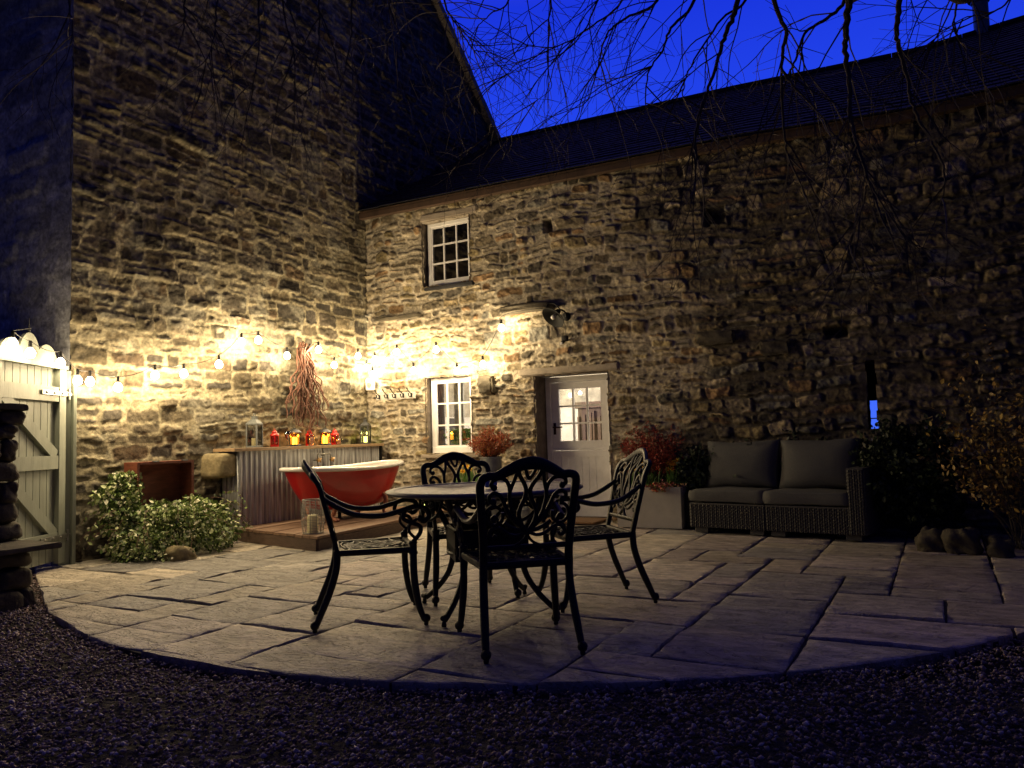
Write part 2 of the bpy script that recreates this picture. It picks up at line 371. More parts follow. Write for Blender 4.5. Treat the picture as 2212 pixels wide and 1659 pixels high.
def rough_block(mb, a, b, amp=.012, seed=1, div=.05, rnd=.16):
    """box with noisy faces (a stone)"""
    bm = bmesh.new(); bmesh.ops.create_cube(bm, size=1)
    ax, ay, az = a; bx, by, bz = b
    for v in bm.verts: v.co = Vector((ax+(v.co.x+.5)*(bx-ax), ay+(v.co.y+.5)*(by-ay), az+(v.co.z+.5)*(bz-az)))
    m = min(bx-ax, by-ay, bz-az)
    bmesh.ops.bevel(bm, geom=list(bm.edges), offset=m*rnd, segments=2 if rnd < .3 else 4, affect='EDGES')
    L_ = max(bx-ax, by-ay, bz-az); cuts = max(1, min(8, int(L_/div)))
    bmesh.ops.subdivide_edges(bm, edges=[e for e in bm.edges if e.calc_length() > div*1.2], cuts=cuts if cuts < 6 else 6, use_grid_fill=True)
    bm.normal_update()
    X = np.array([v.co[:] for v in bm.verts]); nn = fbm(X[:, 0]+X[:, 2]*.7+seed*3.1, X[:, 1]+X[:, 2]*1.1, .13, seed, 4, .6)
    for i, v in enumerate(bm.verts): v.co += v.normal*float(nn[i])*amp*2.2
    bm.verts.index_update(); mb.add([v.co.copy() for v in bm.verts], [[v.index for v in f.verts] for f in bm.faces]); bm.free()
    return mb
def rblock(mb, a, b, amp=.012, seed=1, p=5., cuts=7, M_=None):
    bm = bmesh.new(); bmesh.ops.create_cube(bm, size=2); bmesh.ops.subdivide_edges(bm, edges=list(bm.edges), cuts=cuts, use_grid_fill=True)
    for v in bm.verts:
        c = v.co; l = (abs(c.x)**p+abs(c.y)**p+abs(c.z)**p)**(1/p); v.co = c/l
    bm.normal_update(); X = np.array([v.co[:] for v in bm.verts]); nn = fbm(X[:, 0]*.8+X[:, 2]*.6+seed*3.1, X[:, 1]*.9+X[:, 2]*.8+seed, .9, seed % 40, 4, .55)
    s_ = [(b[i]-a[i])/2 for i in range(3)]; m_ = [(b[i]+a[i])/2 for i in range(3)]
    for i, v in enumerate(bm.verts):
        n_ = v.normal.copy(); v.co = Vector((m_[0]+v.co.x*s_[0], m_[1]+v.co.y*s_[1], m_[2]+v.co.z*s_[2]))+n_*float(nn[i])*amp*2.4
    bm.verts.index_update(); mb.add([v.co.copy() for v in bm.verts], [[v.index for v in f.verts] for f in bm.faces]); bm.free(); return mb
def stone_part(name, a, b, par, amp=.012, seed=1, mt='greystone', label=None, rnd=.16):
    mb = MB(); (rblock(mb, a, b, amp, seed, 6) if rnd > .3 else rough_block(mb, a, b, amp, seed)); o = mb.build(name, M[mt], par, smooth=True, angle=None if rnd > .3 else 50)
    if label: o['label'] = label
    return o
# reveals: the masonry thickness seen in the openings
def reveal(a, b, c, d, dep, floor=True, name='reveal', mt='reveal'):
    mb = MB(); nz = 40; ny = 10
    def sheet(f, nu, nv):
        vs = [f(i/nu, j/nv) for i in range(nu+1) for j in range(nv+1)]
        mb.add(vs, [(i*(nv+1)+j, (i+1)*(nv+1)+j, (i+1)*(nv+1)+j+1, i*(nv+1)+j+1) for i in range(nu) for j in range(nv)])
    y0 = -.012
    def nz_(y, z, sd): return float(fbm(np.array([y]), np.array([z]), .12, sd, 4, .6)[0])*.02
    sheet(lambda u, v: (a-.004-abs(nz_(u*dep, v*(d-c)+c, 3)), y0+u*(dep-y0), c-.02+v*(d-c+.04)), ny, nz)
    sheet(lambda u, v: (b+.004+abs(nz_(u*dep, v*(d-c)+c, 4)), y0+u*(dep-y0), c-.02+v*(d-c+.04)), ny, nz)
    sheet(lambda u, v: (a-.01+v*(b-a+.02), y0+u*(dep-y0), d+.004), ny, nz)
    if floor: sheet(lambda u, v: (a-.01+v*(b-a+.02), y0+u*(dep-y0), c-.004), ny, nz)
    return mb.build(name, M[mt], barn, smooth=True)
M['reveal'] = mat('reveal_stone', (.16, .13, .10), .9, noise=(9, .55, 1.35), bump=.012, bscale=14)
reveal(*OPEN['up'], .16); reveal(*OPEN['low'], .16); reveal(*OPEN['door'], .36, floor=False); reveal(*OPEN['slit'], .5)
# lintels, sills, ledge stones
stone_part('lintel', (2.52, -.045, 1.825), (3.88, .20, 1.915), barn, .006, 3, label='pale timber-like stone lintel over the door')
stone_part('lintel', (1.02, -.028, 4.082), (1.95, .2, 4.19), barn, .006, 8)
stone_part('lintel', (1.0, -.03, 1.905), (1.9, .2, 2.0), barn, .007, 9)
stone_part('window_sill', (.98, -.09, .80), (1.92, .1, .855), barn, .006, 4, label='projecting stone sill of the lower window')
stone_part('window_sill', (1.07, -.05, 3.11), (1.86, .1, 3.155), barn, .004, 5, 'slate')
stone_part('ledge_stone', (2.32, -.20, 2.64), (3.06, .05, 2.74), barn, .012, 6, 'darkstone', rnd=.31, label='long dark drip stone beside the wall lamp')
stone_part('ledge_stone', (.22, -.10, 2.76), (.98, .03, 2.80), barn, .012, 7, 'darkstone', label='thin slate drip course in the corner')
stone_part('ledge_stone', (1.93, -.12, 1.62), (2.16, .03, 1.86), barn, .02, 17, 'darkstone')
stone_part('ledge_stone', (4.86, -.12, 2.03), (5.28, .03, 2.17), barn, .02, 19, 'darkstone')
stone_part('ledge_stone', (5.55, -.10, 1.86), (5.86, .03, 2.02), barn, .02, 21, 'darkstone')
# casement windows
def window(cx0, cx1, z0, z1, y, rows, cols, fwid, name='window'):
    f = MB(); d = .05
    f.box((cx0, y, z0), (cx1, y+d, z0+fwid*1.5), bev=.004); f.box((cx0, y, z1-fwid), (cx1, y+d, z1), bev=.004)
    f.box((cx0, y+.002, z0+fwid*1.5), (cx0+fwid, y+d-.002, z1-fwid)); f.box((cx1-fwid, y+.002, z0+fwid*1.5), (cx1, y+d-.002, z1-fwid))
    gx0, gx1, gz0, gz1 = cx0+fwid, cx1-fwid, z0+fwid*1.5, z1-fwid; b = .011
    # inner sash
    sw_ = .022
    for a_, b_ in (((gx0, y+.012, gz0), (gx0+sw_, y+.042, gz1)), ((gx1-sw_, y+.012, gz0), (gx1, y+.042, gz1)), ((gx0+sw_, y+.012, gz0), (gx1-sw_, y+.042, gz0+sw_)), ((gx0+sw_, y+.012, gz1-sw_), (gx1-sw_, y+.042, gz1))): f.box(a_, b_)
    for i in range(1, cols):
        x = gx0+(gx1-gx0)*i/cols; f.box((x-b, y+.014, gz0+sw_), (x+b, y+.040, gz1-sw_))
    for j in range(1, rows):
        zz = gz0+(gz1-gz0)*j/rows; f.box((gx0+sw_, y+.016, zz-b), (gx1-sw_, y+.038, zz+b))
    o = f.build(name, M['white'], barn)
    g = MB(); g.box((gx0+.01, y+.0245, gz0+.01), (gx1-.01, y+.0285, gz1-.01)); g.build('pane', M['glass'], o)
    return o
window(1.065, 1.79, 3.165, 4.075, .085, 3, 3, .05).__setitem__('label', 'dark upper window with nine panes and white frame')
window(1.065, 1.765, .865, 1.895, .085, 3, 3, .055).__setitem__('label', 'lit lower window with nine panes and white frame')
# door
dy = .33
f = MB(); f.box((2.728, dy-.03, -.02), (2.795, dy+.07, 1.81), bev=.004); f.box((3.595, dy-.03, -.02), (3.72, dy+.07, 1.81), bev=.004); f.box((2.795, dy-.028, 1.745), (3.595, dy+.068, 1.812))
f.build('door_frame', M['white'], barn)
d0, d1 = 2.798, 3.592
door = MB()
st = .105
for a_, b_ in (((d0, dy, .875), (d0+st, dy+.045, 1.742)), ((d1-st, dy, .875), (d1, dy+.045, 1.742)), ((d0+st, dy+.001, 1.655), (d1-st, dy+.044, 1.742)), ((d0+st, dy+.001, .875), (d1-st, dy+.044, .985))): door.box(a_, b_, bev=.003)
gx0, gx1, gz0, gz1 = d0+st, d1-st, .985, 1.655
for i in (1, 2): x = gx0+(gx1-gx0)*i/3; door.box((x-.011, dy+.006, gz0), (x+.011, dy+.040, gz1))
for j in (1, 2): zz = gz0+(gz1-gz0)*j/3; door.box((gx0, dy+.008, zz-.011), (gx1, dy+.038, zz+.011))
door.box((d0-.004, dy-.014, .862), (d1+.0, dy-.001, .888), bev=.004)
DU = door.build('upper_door', M['white'], barn, angle=40)
g = MB(); g.box((gx0+.0, dy+.021, gz0), (gx1, dy+.025, gz1)); g.build('pane', M['glass'], DU)
h = MB(); h.box((d0+.02, dy-.012, 1.07), (d0+.055, dy-.0005, 1.22), bev=.003); h.tube([(d0+.038, dy-.01, 1.165), (d0+.038, dy-.05, 1.165), (d0+.06, dy-.055, 1.163), (d0+.15, dy-.055, 1.16), (d0+.165, dy-.05, 1.168)], [.012, .011, .01, .008, .011], 8)
h.build('handle', M['handle'], DU, smooth=True, angle=40)
dl = MB()
dl.box((d0, dy, .03), (d0+st, dy+.045, .860), bev=.003); dl.box((d1-st, dy, .03), (d1, dy+.045, .860), bev=.003)
dl.box((d0+st, dy+.001, .775), (d1-st, dy+.044, .860), bev=.003); dl.box((d0+st, dy+.001, .03), (d1-st, dy+.044, .18), bev=.003)
nb = 6; w = (d1-d0-2*st)/nb
for i in range(nb): dl.box((d0+st+i*w+.0018, dy+.012, .18), (d0+st+(i+1)*w-.0018, dy+.034, .775), bev=.003)
dl.build('lower_door', M['white'], barn)
th = MB(); th.box((2.73, dy-.10, -.02), (3.715, dy+.08, .024), bev=.005); th.build('threshold', M['darkwood'], barn)
# back of the barn, gable, roof
rf = MB(); rs_ = random.Random(4)
nrow = 24
for r_ in range(nrow):
    t0 = r_/nrow; t1 = (r_+1)/nrow; x = -.02-rs_.random()*.2
    while x < 10.0:
        wv = rs_.uniform(.22, .42); xa = max(x, -.02); xb = min(x+wv-.006, 10.0); lift = rs_.uniform(.0, .010)
        def P(xx, tt, o): return (xx, -.17+tt*4.10, float(eave_z(xx))*(1-tt)+float(ridge_z(xx))*tt+.045*0+o)
        if xb > xa+.03:
            q = [P(xa, t0-.004, .060+lift), P(xb, t0-.004, .060+lift*.6), P(xb, t1+.02, .042), P(xa, t1+.02, .042)]
            q += [(p[0], p[1], p[2]-.016) for p in q]
            rf.add(q, [(0, 1, 2, 3), (4, 7, 6, 5), (0, 4, 5, 1), (1, 5, 6, 2), (2, 6, 7, 3), (3, 7, 4, 0)])
        x += wv
RF = rf.build('roof', M['slate'], barn)
ub = MB()
xs = [-.02+i*1.002 for i in range(11)]
for i in range(10):
    a, b = xs[i], xs[i+1]
    def Q(x, y, o): tt = (y+.17)/4.10; return (x, y, float(eave_z(x))*(1-tt)+float(ridge_z(x))*tt+o)
    q = [Q(a, -.12, .02), Q(b, -.12, .02), Q(b, 3.93, .02), Q(a, 3.93, .02), Q(a, -.12, -.04), Q(b, -.12, -.04), Q(b, 3.93, -.04), Q(a, 3.93, -.04)]
    ub.add(q, [(0, 1, 2, 3), (4, 7, 6, 5), (0, 4, 5, 1), (2, 6, 7, 3), (1, 5, 6, 2), (3, 7, 4, 0)])
    q = [(a, 3.93, ridge_z(a)+.02), (b, 3.93, ridge_z(b)+.02), (b, 7.98, 4.3), (a, 7.98, 4.3)]; q += [(p[0], p[1], p[2]-.06) for p in q]
    ub.add(q, [(0, 1, 2, 3), (4, 7, 6, 5), (2, 6, 7, 3), (1, 5, 6, 2), (3, 7, 4, 0)])
ub.build('roof_boarding', M['darkwood'], barn)
rg = MB()
for i in range(22):
    a = .0+i*.46; b = a+.45
    pts = [(a, 3.93, float(ridge_z(a))+.045), (b, 3.93, float(ridge_z(b))+.045)]
    rg.tube(pts, .075, 8)
rg.build('ridge_tiles', M['slate'], RF)
eb = MB()
for i in range(10):
    a, b = xs[i], xs[i+1]
    q = [(a, -.13, eave_z(a)-.055), (b, -.13, eave_z(b)-.055), (b, -.13, eave_z(b)+.012), (a, -.13, eave_z(a)+.012)]; q += [(p[0], -.04, p[2]) for p in q]
    eb.add(q, [(0, 1, 2, 3), (4, 7, 6, 5), (0, 4, 5, 1), (2, 6, 7, 3), (1, 5, 6, 2), (3, 7, 4, 0)])
eb.build('eaves_board', M['darkwood'], barn)
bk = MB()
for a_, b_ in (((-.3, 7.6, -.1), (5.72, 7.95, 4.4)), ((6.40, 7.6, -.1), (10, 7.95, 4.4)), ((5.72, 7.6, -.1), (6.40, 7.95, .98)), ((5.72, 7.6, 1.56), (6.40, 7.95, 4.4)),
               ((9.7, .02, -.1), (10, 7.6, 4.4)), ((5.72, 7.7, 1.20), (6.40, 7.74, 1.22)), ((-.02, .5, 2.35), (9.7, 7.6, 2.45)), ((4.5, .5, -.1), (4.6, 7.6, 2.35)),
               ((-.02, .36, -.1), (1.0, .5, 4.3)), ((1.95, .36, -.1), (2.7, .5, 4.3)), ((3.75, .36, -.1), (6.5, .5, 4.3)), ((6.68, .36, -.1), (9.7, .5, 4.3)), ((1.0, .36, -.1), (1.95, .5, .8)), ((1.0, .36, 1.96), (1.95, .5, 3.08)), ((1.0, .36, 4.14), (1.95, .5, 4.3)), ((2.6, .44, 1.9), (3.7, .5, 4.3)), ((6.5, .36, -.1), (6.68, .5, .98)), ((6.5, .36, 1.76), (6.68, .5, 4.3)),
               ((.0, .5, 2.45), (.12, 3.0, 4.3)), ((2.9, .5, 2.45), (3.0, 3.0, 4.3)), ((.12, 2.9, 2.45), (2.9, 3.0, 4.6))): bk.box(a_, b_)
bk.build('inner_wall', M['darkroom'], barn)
# kitchen inside the barn, seen through the lower window and the door
kt = MB(); kt.box((.05, 3.3, 0), (4.4, 3.4, 2.34)); kt.box((.03, .52, 0), (.09, 3.3, 2.34)); kt.box((4.40, .52, 0), (4.47, 3.3, 2.34)); kt.box((.1, .52, 2.29), (4.4, 3.3, 2.34))
kt.box((.1, .505, 0), (.98, .54, 2.29)); kt.box((1.97, .505, 0), (2.7, .54, 2.29)); kt.box((3.76, .505, 0), (4.4, .54, 2.29)); kt.box((.98, .505, 0), (1.97, .54, .80))
kt.build('room_wall', M['plaster'], barn)
ks = MB(); ks.box((.105, 3.22, 1.55), (4.39, 3.297, 2.28)); ks.box((.091, .95, 1.42), (.104, 3.2, 2.28)); ks.build('inner_stonework', mat('inner_stone', (.42, .39, .33), .9, noise=(5, .5, 1.3), bump=.02, bscale=9), barn)
kf = MB(); kf.box((.1, .36, -.05), (4.4, 3.3, .012)); kf.build('room_floor', M['darkwood'], barn)
kd = MB(); kd.box((1.92, 3.1, .02), (4.3, 3.18, 1.5)); kd.box((1.88, 2.96, 1.50), (4.39, 3.19, 1.60))
for i in range(26): kd.box((1.94+i*.09, 3.02, .05), (1.97+i*.09+.02*(i % 3), 3.095, 1.36+.03*(i % 4)))
kd.build('dresser', M['darkwood'], barn)
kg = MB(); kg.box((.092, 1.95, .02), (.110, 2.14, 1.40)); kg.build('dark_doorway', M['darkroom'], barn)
sl = MB(); sl.box((1.13, .165, .835), (1.77, .5, .862)); sl.build('inner_sill', M['white'], barn)
fl = MB(); fl.lathe([(.10, 6.55), (.10, 7.04), (.118, 7.05), (.118, 7.08)], 20, c=(8.06, 3.93, 0)); FL = fl.build('flue', M['galv'], barn, smooth=True, angle=40)
fl = MB(); fl.lathe([(.15, 7.09), (.17, 7.13), (.17, 7.17), (.10, 7.24), (.01, 7.26)], 20, c=(8.06, 3.93, 0)); fl.lathe([(.02, 7.0), (.02, 7.14)], 8, c=(8.06, 3.93, 0)); fl.build('cowl', M['blackmetal'], FL, smooth=True, angle=40)

# ==================================================================  TALL HOUSE (wall A, x = 0)
house = thing('stone_house', 'tall gabled stone house rising dark behind the string lights', 'building', (-1, 0, 0))
def rake(y): return 10.2-.89*abs(y-.02)
s = np.arange(-4.36, 4.45, .0145); z = np.arange(-.12, 10.3, .0145); S, Z = np.meshgrid(s, z, indexing='ij')
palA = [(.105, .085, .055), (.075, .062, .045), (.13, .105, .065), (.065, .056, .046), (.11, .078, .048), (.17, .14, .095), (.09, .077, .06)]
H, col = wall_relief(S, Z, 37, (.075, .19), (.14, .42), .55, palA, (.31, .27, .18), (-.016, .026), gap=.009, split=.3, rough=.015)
# lichen patches
li = sm(.16, .30, fbm(S, Z, .35, 61, 5, .65)+.10*fbm(S, Z, 2.2, 63, 2)); col = col*(1-li[..., None]*.45)+np.array((.34, .32, .25))*li[..., None]*.45
keep = (Z < rake(S)-.02) & ~((S > .04) & (Z < 4.2))
verts = np.stack([H, S, Z], -1).reshape(-1, 3)
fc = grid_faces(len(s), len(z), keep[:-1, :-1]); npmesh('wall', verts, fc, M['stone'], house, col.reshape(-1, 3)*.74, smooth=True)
# return wall facing the lane (y = -4.35)
s = np.arange(-5.2, .03, .03); z = np.arange(-.12, 7.2, .03); S, Z = np.meshgrid(s, z, indexing='ij')
H, col = wall_relief(S, Z, 47, (.18, .30), (.3, .7), .4, [(.40, .40, .40), (.36, .36, .36), (.43, .43, .43)], (.36, .36, .36), (-.004, .008), gap=.012, split=.1, rough=.008)
verts = np.stack([S, -4.36-H*.6, Z], -1).reshape(-1, 3)
npmesh('wall', verts, grid_faces(len(s), len(z), np.ones((len(s)-1, len(z)-1), bool))[:, ::-1], M['stone'], house, col.reshape(-1, 3), smooth=True)
rb = MB()
for sgn in (-1, 1):
    y0, y1 = .02, .02+sgn*4.75; z0, z1 = 10.2, 10.2-.89*4.75
    q = [(.10, y0, z0), (.10, y1, z1), (-6, y1, z1), (-6, y0, z0)]; q += [(p[0], p[1], p[2]+.12) for p in q]
    rb.add(q, [(0, 1, 2, 3), (4, 7, 6, 5), (0, 4, 5, 1), (1, 5, 6, 2), (2, 6, 7, 3), (3, 7, 4, 0)])
rb.build('roof', M['slate'], house)
rb = MB()
for sgn in (1, -1):
    for i in range(13):
        y0 = .02+sgn*i*.37; y1 = y0+sgn*.36
        rough_block(rb, (0, 0, 0), (.14, .36/math.cos(math.atan(.89)), .09), .006, i)
        n = len(rb.v)
        # move the last block onto the slope
cp = MB()
for sgn in (1, -1):
    for i in range(13):
        y0 = .02+sgn*(i*.37); y1 = .02+sgn*(i*.37+.355); zz0 = 10.2-.89*abs(y0-.02); zz1 = 10.2-.89*abs(y1-.02); j = .006*((i*7) % 5)
        q = [(-.04, y0, zz0-.03), (.13, y0, zz0-.03), (.13, y1, zz1-.03), (-.04, y1, zz1-.03)]; q += [(p[0], p[1], p[2]+.15+j) for p in q]
        cp.add(q, [(0, 3, 2, 1), (4, 5, 6, 7), (0, 1, 5, 4), (1, 2, 6, 5), (2, 3, 7, 6), (3, 0, 4, 7)])
cp.build('coping', M['greystone'], house)
del rb
stone_part('corbel_stone', (-.10, -2.86, .70), (.28, -2.56, .97), house, .010, 31, 'corbel', rnd=.34, label='big rounded block jutting out left of the bar')
bb = MB(); bb.box((-5.1, -4.3, -.1), (-5.0, 4.4, 6.4)); bb.box((-5.0, 4.3, -.1), (-.05, 4.4, 6.3)); bb.build('back_wall', M['darkroom'], house)

# ==================================================================  GROUND, PATIO, GRAVEL
gm = MB(); gm.add([(-150, -150, -.10), (150, -150, -.10), (150, 150, -.10), (-150, 150, -.10)], [(0, 1, 2, 3)]); tag(gm.build('ground', M['soil']), kind='structure')
CX, CY, RR = 3.9, -1.9, 4.19
arc = [(-.7, .5), (-.7, -4.27), (.46, -4.90), (1.47, -5.415), (2.0, -5.68)]
a0 = math.degrees(math.atan2(-5.915-CY, 2.7-CX))
for i in range(41):
    a = R(a0+(4-a0)*i/40); arc.append((CX+RR*math.cos(a), CY+RR*math.sin(a)))
arc += [(8.9, -1.2), (9.7, -.9), (9.7, .5)]
def inside_clip(poly, a, b):
    out = []
    for i in range(len(poly)):
        p, q = poly[i], poly[(i+1) % len(poly)]
        sp = (b[0]-a[0])*(p[1]-a[1])-(b[1]-a[1])*(p[0]-a[0]); sq = (b[0]-a[0])*(q[1]-a[1])-(b[1]-a[1])*(q[0]-a[0])
        if sp >= 0: out.append(p)
        if sp*sq < 0: t = sp/(sp-sq); out.append((p[0]+(q[0]-p[0])*t, p[1]+(q[1]-p[1])*t))
    return out
def convex(poly):
    return poly
conv = [p for p in arc]
# the outline is convex except at its ends; clip slabs against the arc half-planes
cut = [(conv[i], conv[i+1]) for i in range(1, 45)]
rsl = random.Random(12); U = .305
gx, gy = 36, 24; X0, Y0 = -.75, -6.35
occ = [[False]*gy for _ in range(gx)]; slabs = []
sizes = [(3, 2), (2, 3), (2, 2), (3, 2), (2, 2), (2, 1), (1, 2), (2, 2), (3, 1), (1, 1), (2, 1)]
for j in range(gy-1, -1, -1):
    for i in range(gx):
        if occ[i][j]: continue
        opts = sizes[:]; rsl.shuffle(opts); opts += [(1, 1)]
        for w_, h_ in opts:
            if w_ == h_ == 1 and rsl.random() < .6 and opts.index((w_, h_)) < len(opts)-1: continue
            if i+w_ > gx or j-h_ < -1: continue
            if any(occ[i+a][j-b] for a in range(w_) for b in range(h_)): continue
            for a in range(w_):
                for b in range(h_): occ[i+a][j-b] = True
            slabs.append((X0+i*U, Y0+(j-h_+1)*U, X0+(i+w_)*U, Y0+(j+1)*U)); break
V_, F_, COL = [], [], []
palS = [(.50, .45, .36), (.44, .41, .36), (.56, .49, .39), (.37, .35, .325), (.50, .43, .38), (.62, .56, .46), (.46, .40, .36)]
for si_, (a, b, c, d) in enumerate(slabs):
    gg = .0042
    j4 = [rsl.uniform(-.006, .006) for _ in range(8)]
    poly = [(a+gg+j4[0], b+gg+j4[1]), (c-gg+j4[2], b+gg+j4[3]), (c-gg+j4[4], d-gg+j4[5]), (a+gg+j4[6], d-gg+j4[7])]
    for (p, q) in cut:
        poly = inside_clip(poly, p, q)
        if len(poly) < 3: break
    if len(poly) < 3: continue
    ar = abs(sum(poly[i][0]*poly[(i+1) % len(poly)][1]-poly[(i+1) % len(poly)][0]*poly[i][1] for i in range(len(poly))))/2
    if ar < .006: continue
    step = .045; ring = []
    for i in range(len(poly)):
        p, q = Vector(poly[i]), Vector(poly[(i+1) % len(poly)]); n = max(1, int((q-p).length/step))
        for k in range(n): ring.append(p+(q-p)*(k/n))
    cen = sum(ring, Vector((0, 0)))/len(ring)
    # worn, slightly wavy edges
    nn = fbm(np.array([p.x for p in ring]), np.array([p.y for p in ring]), .12, si_ % 9, 3)*.012
    ring = [cen+(p-cen)*(1-abs(float(nn[i]))/max((p-cen).length, .05)) for i, p in enumerate(ring)]
    inner = [cen+(p-cen)*(1-.009/max((p-cen).length, .05)) for p in ring]
    pts = list(inner); n0 = len(inner)
    xs_ = [p.x for p in inner]; ys_ = [p.y for p in inner]
    gxs = np.arange(min(xs_)+.03, max(xs_)-.02, step)
    for gxv in gxs:
        for gyv in np.arange(min(ys_)+.03, max(ys_)-.02, step):
            P2 = Vector((gxv+rsl.uniform(-.008, .008), gyv+rsl.uniform(-.008, .008)))
            ok = all((inner[(k+1) % n0].x-inner[k].x)*(P2.y-inner[k].y)-(inner[(k+1) % n0].y-inner[k].y)*(P2.x-inner[k].x) > .0004 for k in range(n0))
            if ok: pts.append(P2)
    r = delaunay_2d_cdt(pts, [(k, (k+1) % n0) for k in range(n0)], [], 1, 1e-5)
    vo, fo = r[0], r[2]
    base = len(V_); cc = np.array(palS[rsl.randrange(len(palS))])*rsl.uniform(.78, 1.2)
    if abs((a+c)/2-6.9) < .35 and abs((b+d)/2+2.2) < .2: cc = np.array((.68, .60, .50))
    x = np.array([v[0] for v in vo]); y = np.array([v[1] for v in vo]); ang = rsl.uniform(-.35, .35); sd = si_ % 13
    xr = x*math.cos(ang)+y*math.sin(ang); yr = -x*math.sin(ang)+y*math.cos(ang)
    rid = fbm(xr*.45, yr*1.8, .30, sd, 4, .55); ter = np.round(fbm(xr*.5, yr*1.4, .45, sd+3, 3)*5)/5
    zz = .0+rsl.uniform(-.003, .003)+rid*.017+ter*.014-.003; zz = np.maximum(zz, -.004+rid*.002)
    for k in range(len(vo)): V_.append((x[k], y[k], zz[k])); COL.append(cc*(1+.30*rid[k]))
    for f_ in fo: F_.append([base+k for k in f_])
    b2 = len(V_)
    for p in ring: V_.append((p.x, p.y, -.0075)); COL.append(cc*.8)
    for p in ring: V_.append((p.x, p.y, -.06)); COL.append(cc*.6)
    for k in range(n0):
        k2 = (k+1) % n0; F_.append([b2+k, b2+k2, base+k2, base+k]); F_.append([b2+n0+k, b2+n0+k2, b2+k2, b2+k])
me = bpy.data.meshes.new('patio'); me.from_pydata(V_, [], F_); me.update(); me.materials.append(M['slab']); me.polygons.foreach_set('use_smooth', [True]*len(me.polygons)); me.set_sharp_from_angle(angle=R(50)); set_cols(me, COL)
o = bpy.data.objects.new('patio', me); C.objects.link(o); tag(o, kind='structure')
pj = MB(); pj.add([(p[0]*.999+.004, p[1]*.999, -.0145) for p in arc]+[(p[0]*.999+.004, p[1]*.999, -.09) for p in arc], [tuple(range(len(arc)))]+[(i, (i+1) % len(arc), len(arc)+(i+1) % len(arc), len(arc)+i) for i in range(len(arc))]); tag(pj.build('paving_bed', M['joint']), kind='structure')
# gravel
gs = np.arange(-2, 14, .05); gt = np.arange(-14, -.5, .05); S, Z = np.meshgrid(gs, gt, indexing='ij')
npmesh('gravel_bed', np.stack([S, Z, -.040+fbm(S, Z, .5, 3, 3)*.03], -1).reshape(-1, 3), grid_faces(len(gs), len(gt), ~((((S-CX)**2+(Z-CY)**2 < (RR-.12)**2) | ((Z > -4.9) & (S < 7.5)) | ((Z > -1.6))))[:-1, :-1]), M['soil'], smooth=True, kind='structure')
rg_ = np.random.RandomState(8); n = 230000
px = rg_.uniform(-1, 11, n); py = rg_.uniform(-9, -.9, n)
dx = px-O.x; dyy = py-O.y; dep = dx*fw.x+dyy*fw.y; lat = dx*rt.x+dyy*rt.y
ok = (dep > 1.9) & (abs(lat) < dep*.74+.15) & (((px-CX)**2+(py-CY)**2 > (RR+.004)**2)) & ~((px < 2.5) & (py > -4.88-.51*(px-.46))) & ~((py > -2.2) & (px < 8.1)) & ~((py > -1.2))
px, py = px[ok], py[ok]; n = len(px)
octv = np.array([(1, 0, 0), (-1, 0, 0), (0, 1, 0), (0, -1, 0), (0, 0, 1), (0, 0, -1)], float); octf = np.array([(0, 2, 4), (2, 1, 4), (1, 3, 4), (3, 0, 4), (2, 0, 5), (1, 2, 5), (3, 1, 5), (0, 3, 5)])
V3 = octv[None]*(1+rg_.uniform(-.35, .35, (n, 6, 1))); V3 = V3+rg_.uniform(-.22, .22, (n, 6, 3))
V3[:, :, 2] *= .7
A = rg_.uniform(0, 2*PI, n); B_ = rg_.uniform(-.7, .7, n); ca, sa, cb, sb_ = np.cos(A)[:, None], np.sin(A)[:, None], np.cos(B_)[:, None], np.sin(B_)[:, None]
x, y, zz = V3[..., 0], V3[..., 1], V3[..., 2]; y, zz = y*cb-zz*sb_, y*sb_+zz*cb; x, y = x*ca-y*sa, x*sa+y*ca
sz = rg_.uniform(.005, .0135, n)[:, None]
V3 = np.stack([x*sz+px[:, None], y*sz+py[:, None], zz*sz-.024+(fbm(px, py, .5, 3, 3)*.03+rg_.uniform(-.006, .010, n))[:, None]], -1)
pg = np.array([(.32, .22, .20), (.22, .15, .14), (.42, .33, .31), (.25, .17, .16), (.62, .55, .52), (.14, .10, .09)])[rg_.randint(0, 6, n)]*rg_.uniform(.7, 1.25, (n, 1))
npmesh('gravel', V3.reshape(-1, 3), (octf[None]+np.arange(n)[:, None, None]*6).reshape(-1, 3), M['gravel'], cols=np.repeat(pg, 6, 0), kind='stuff')
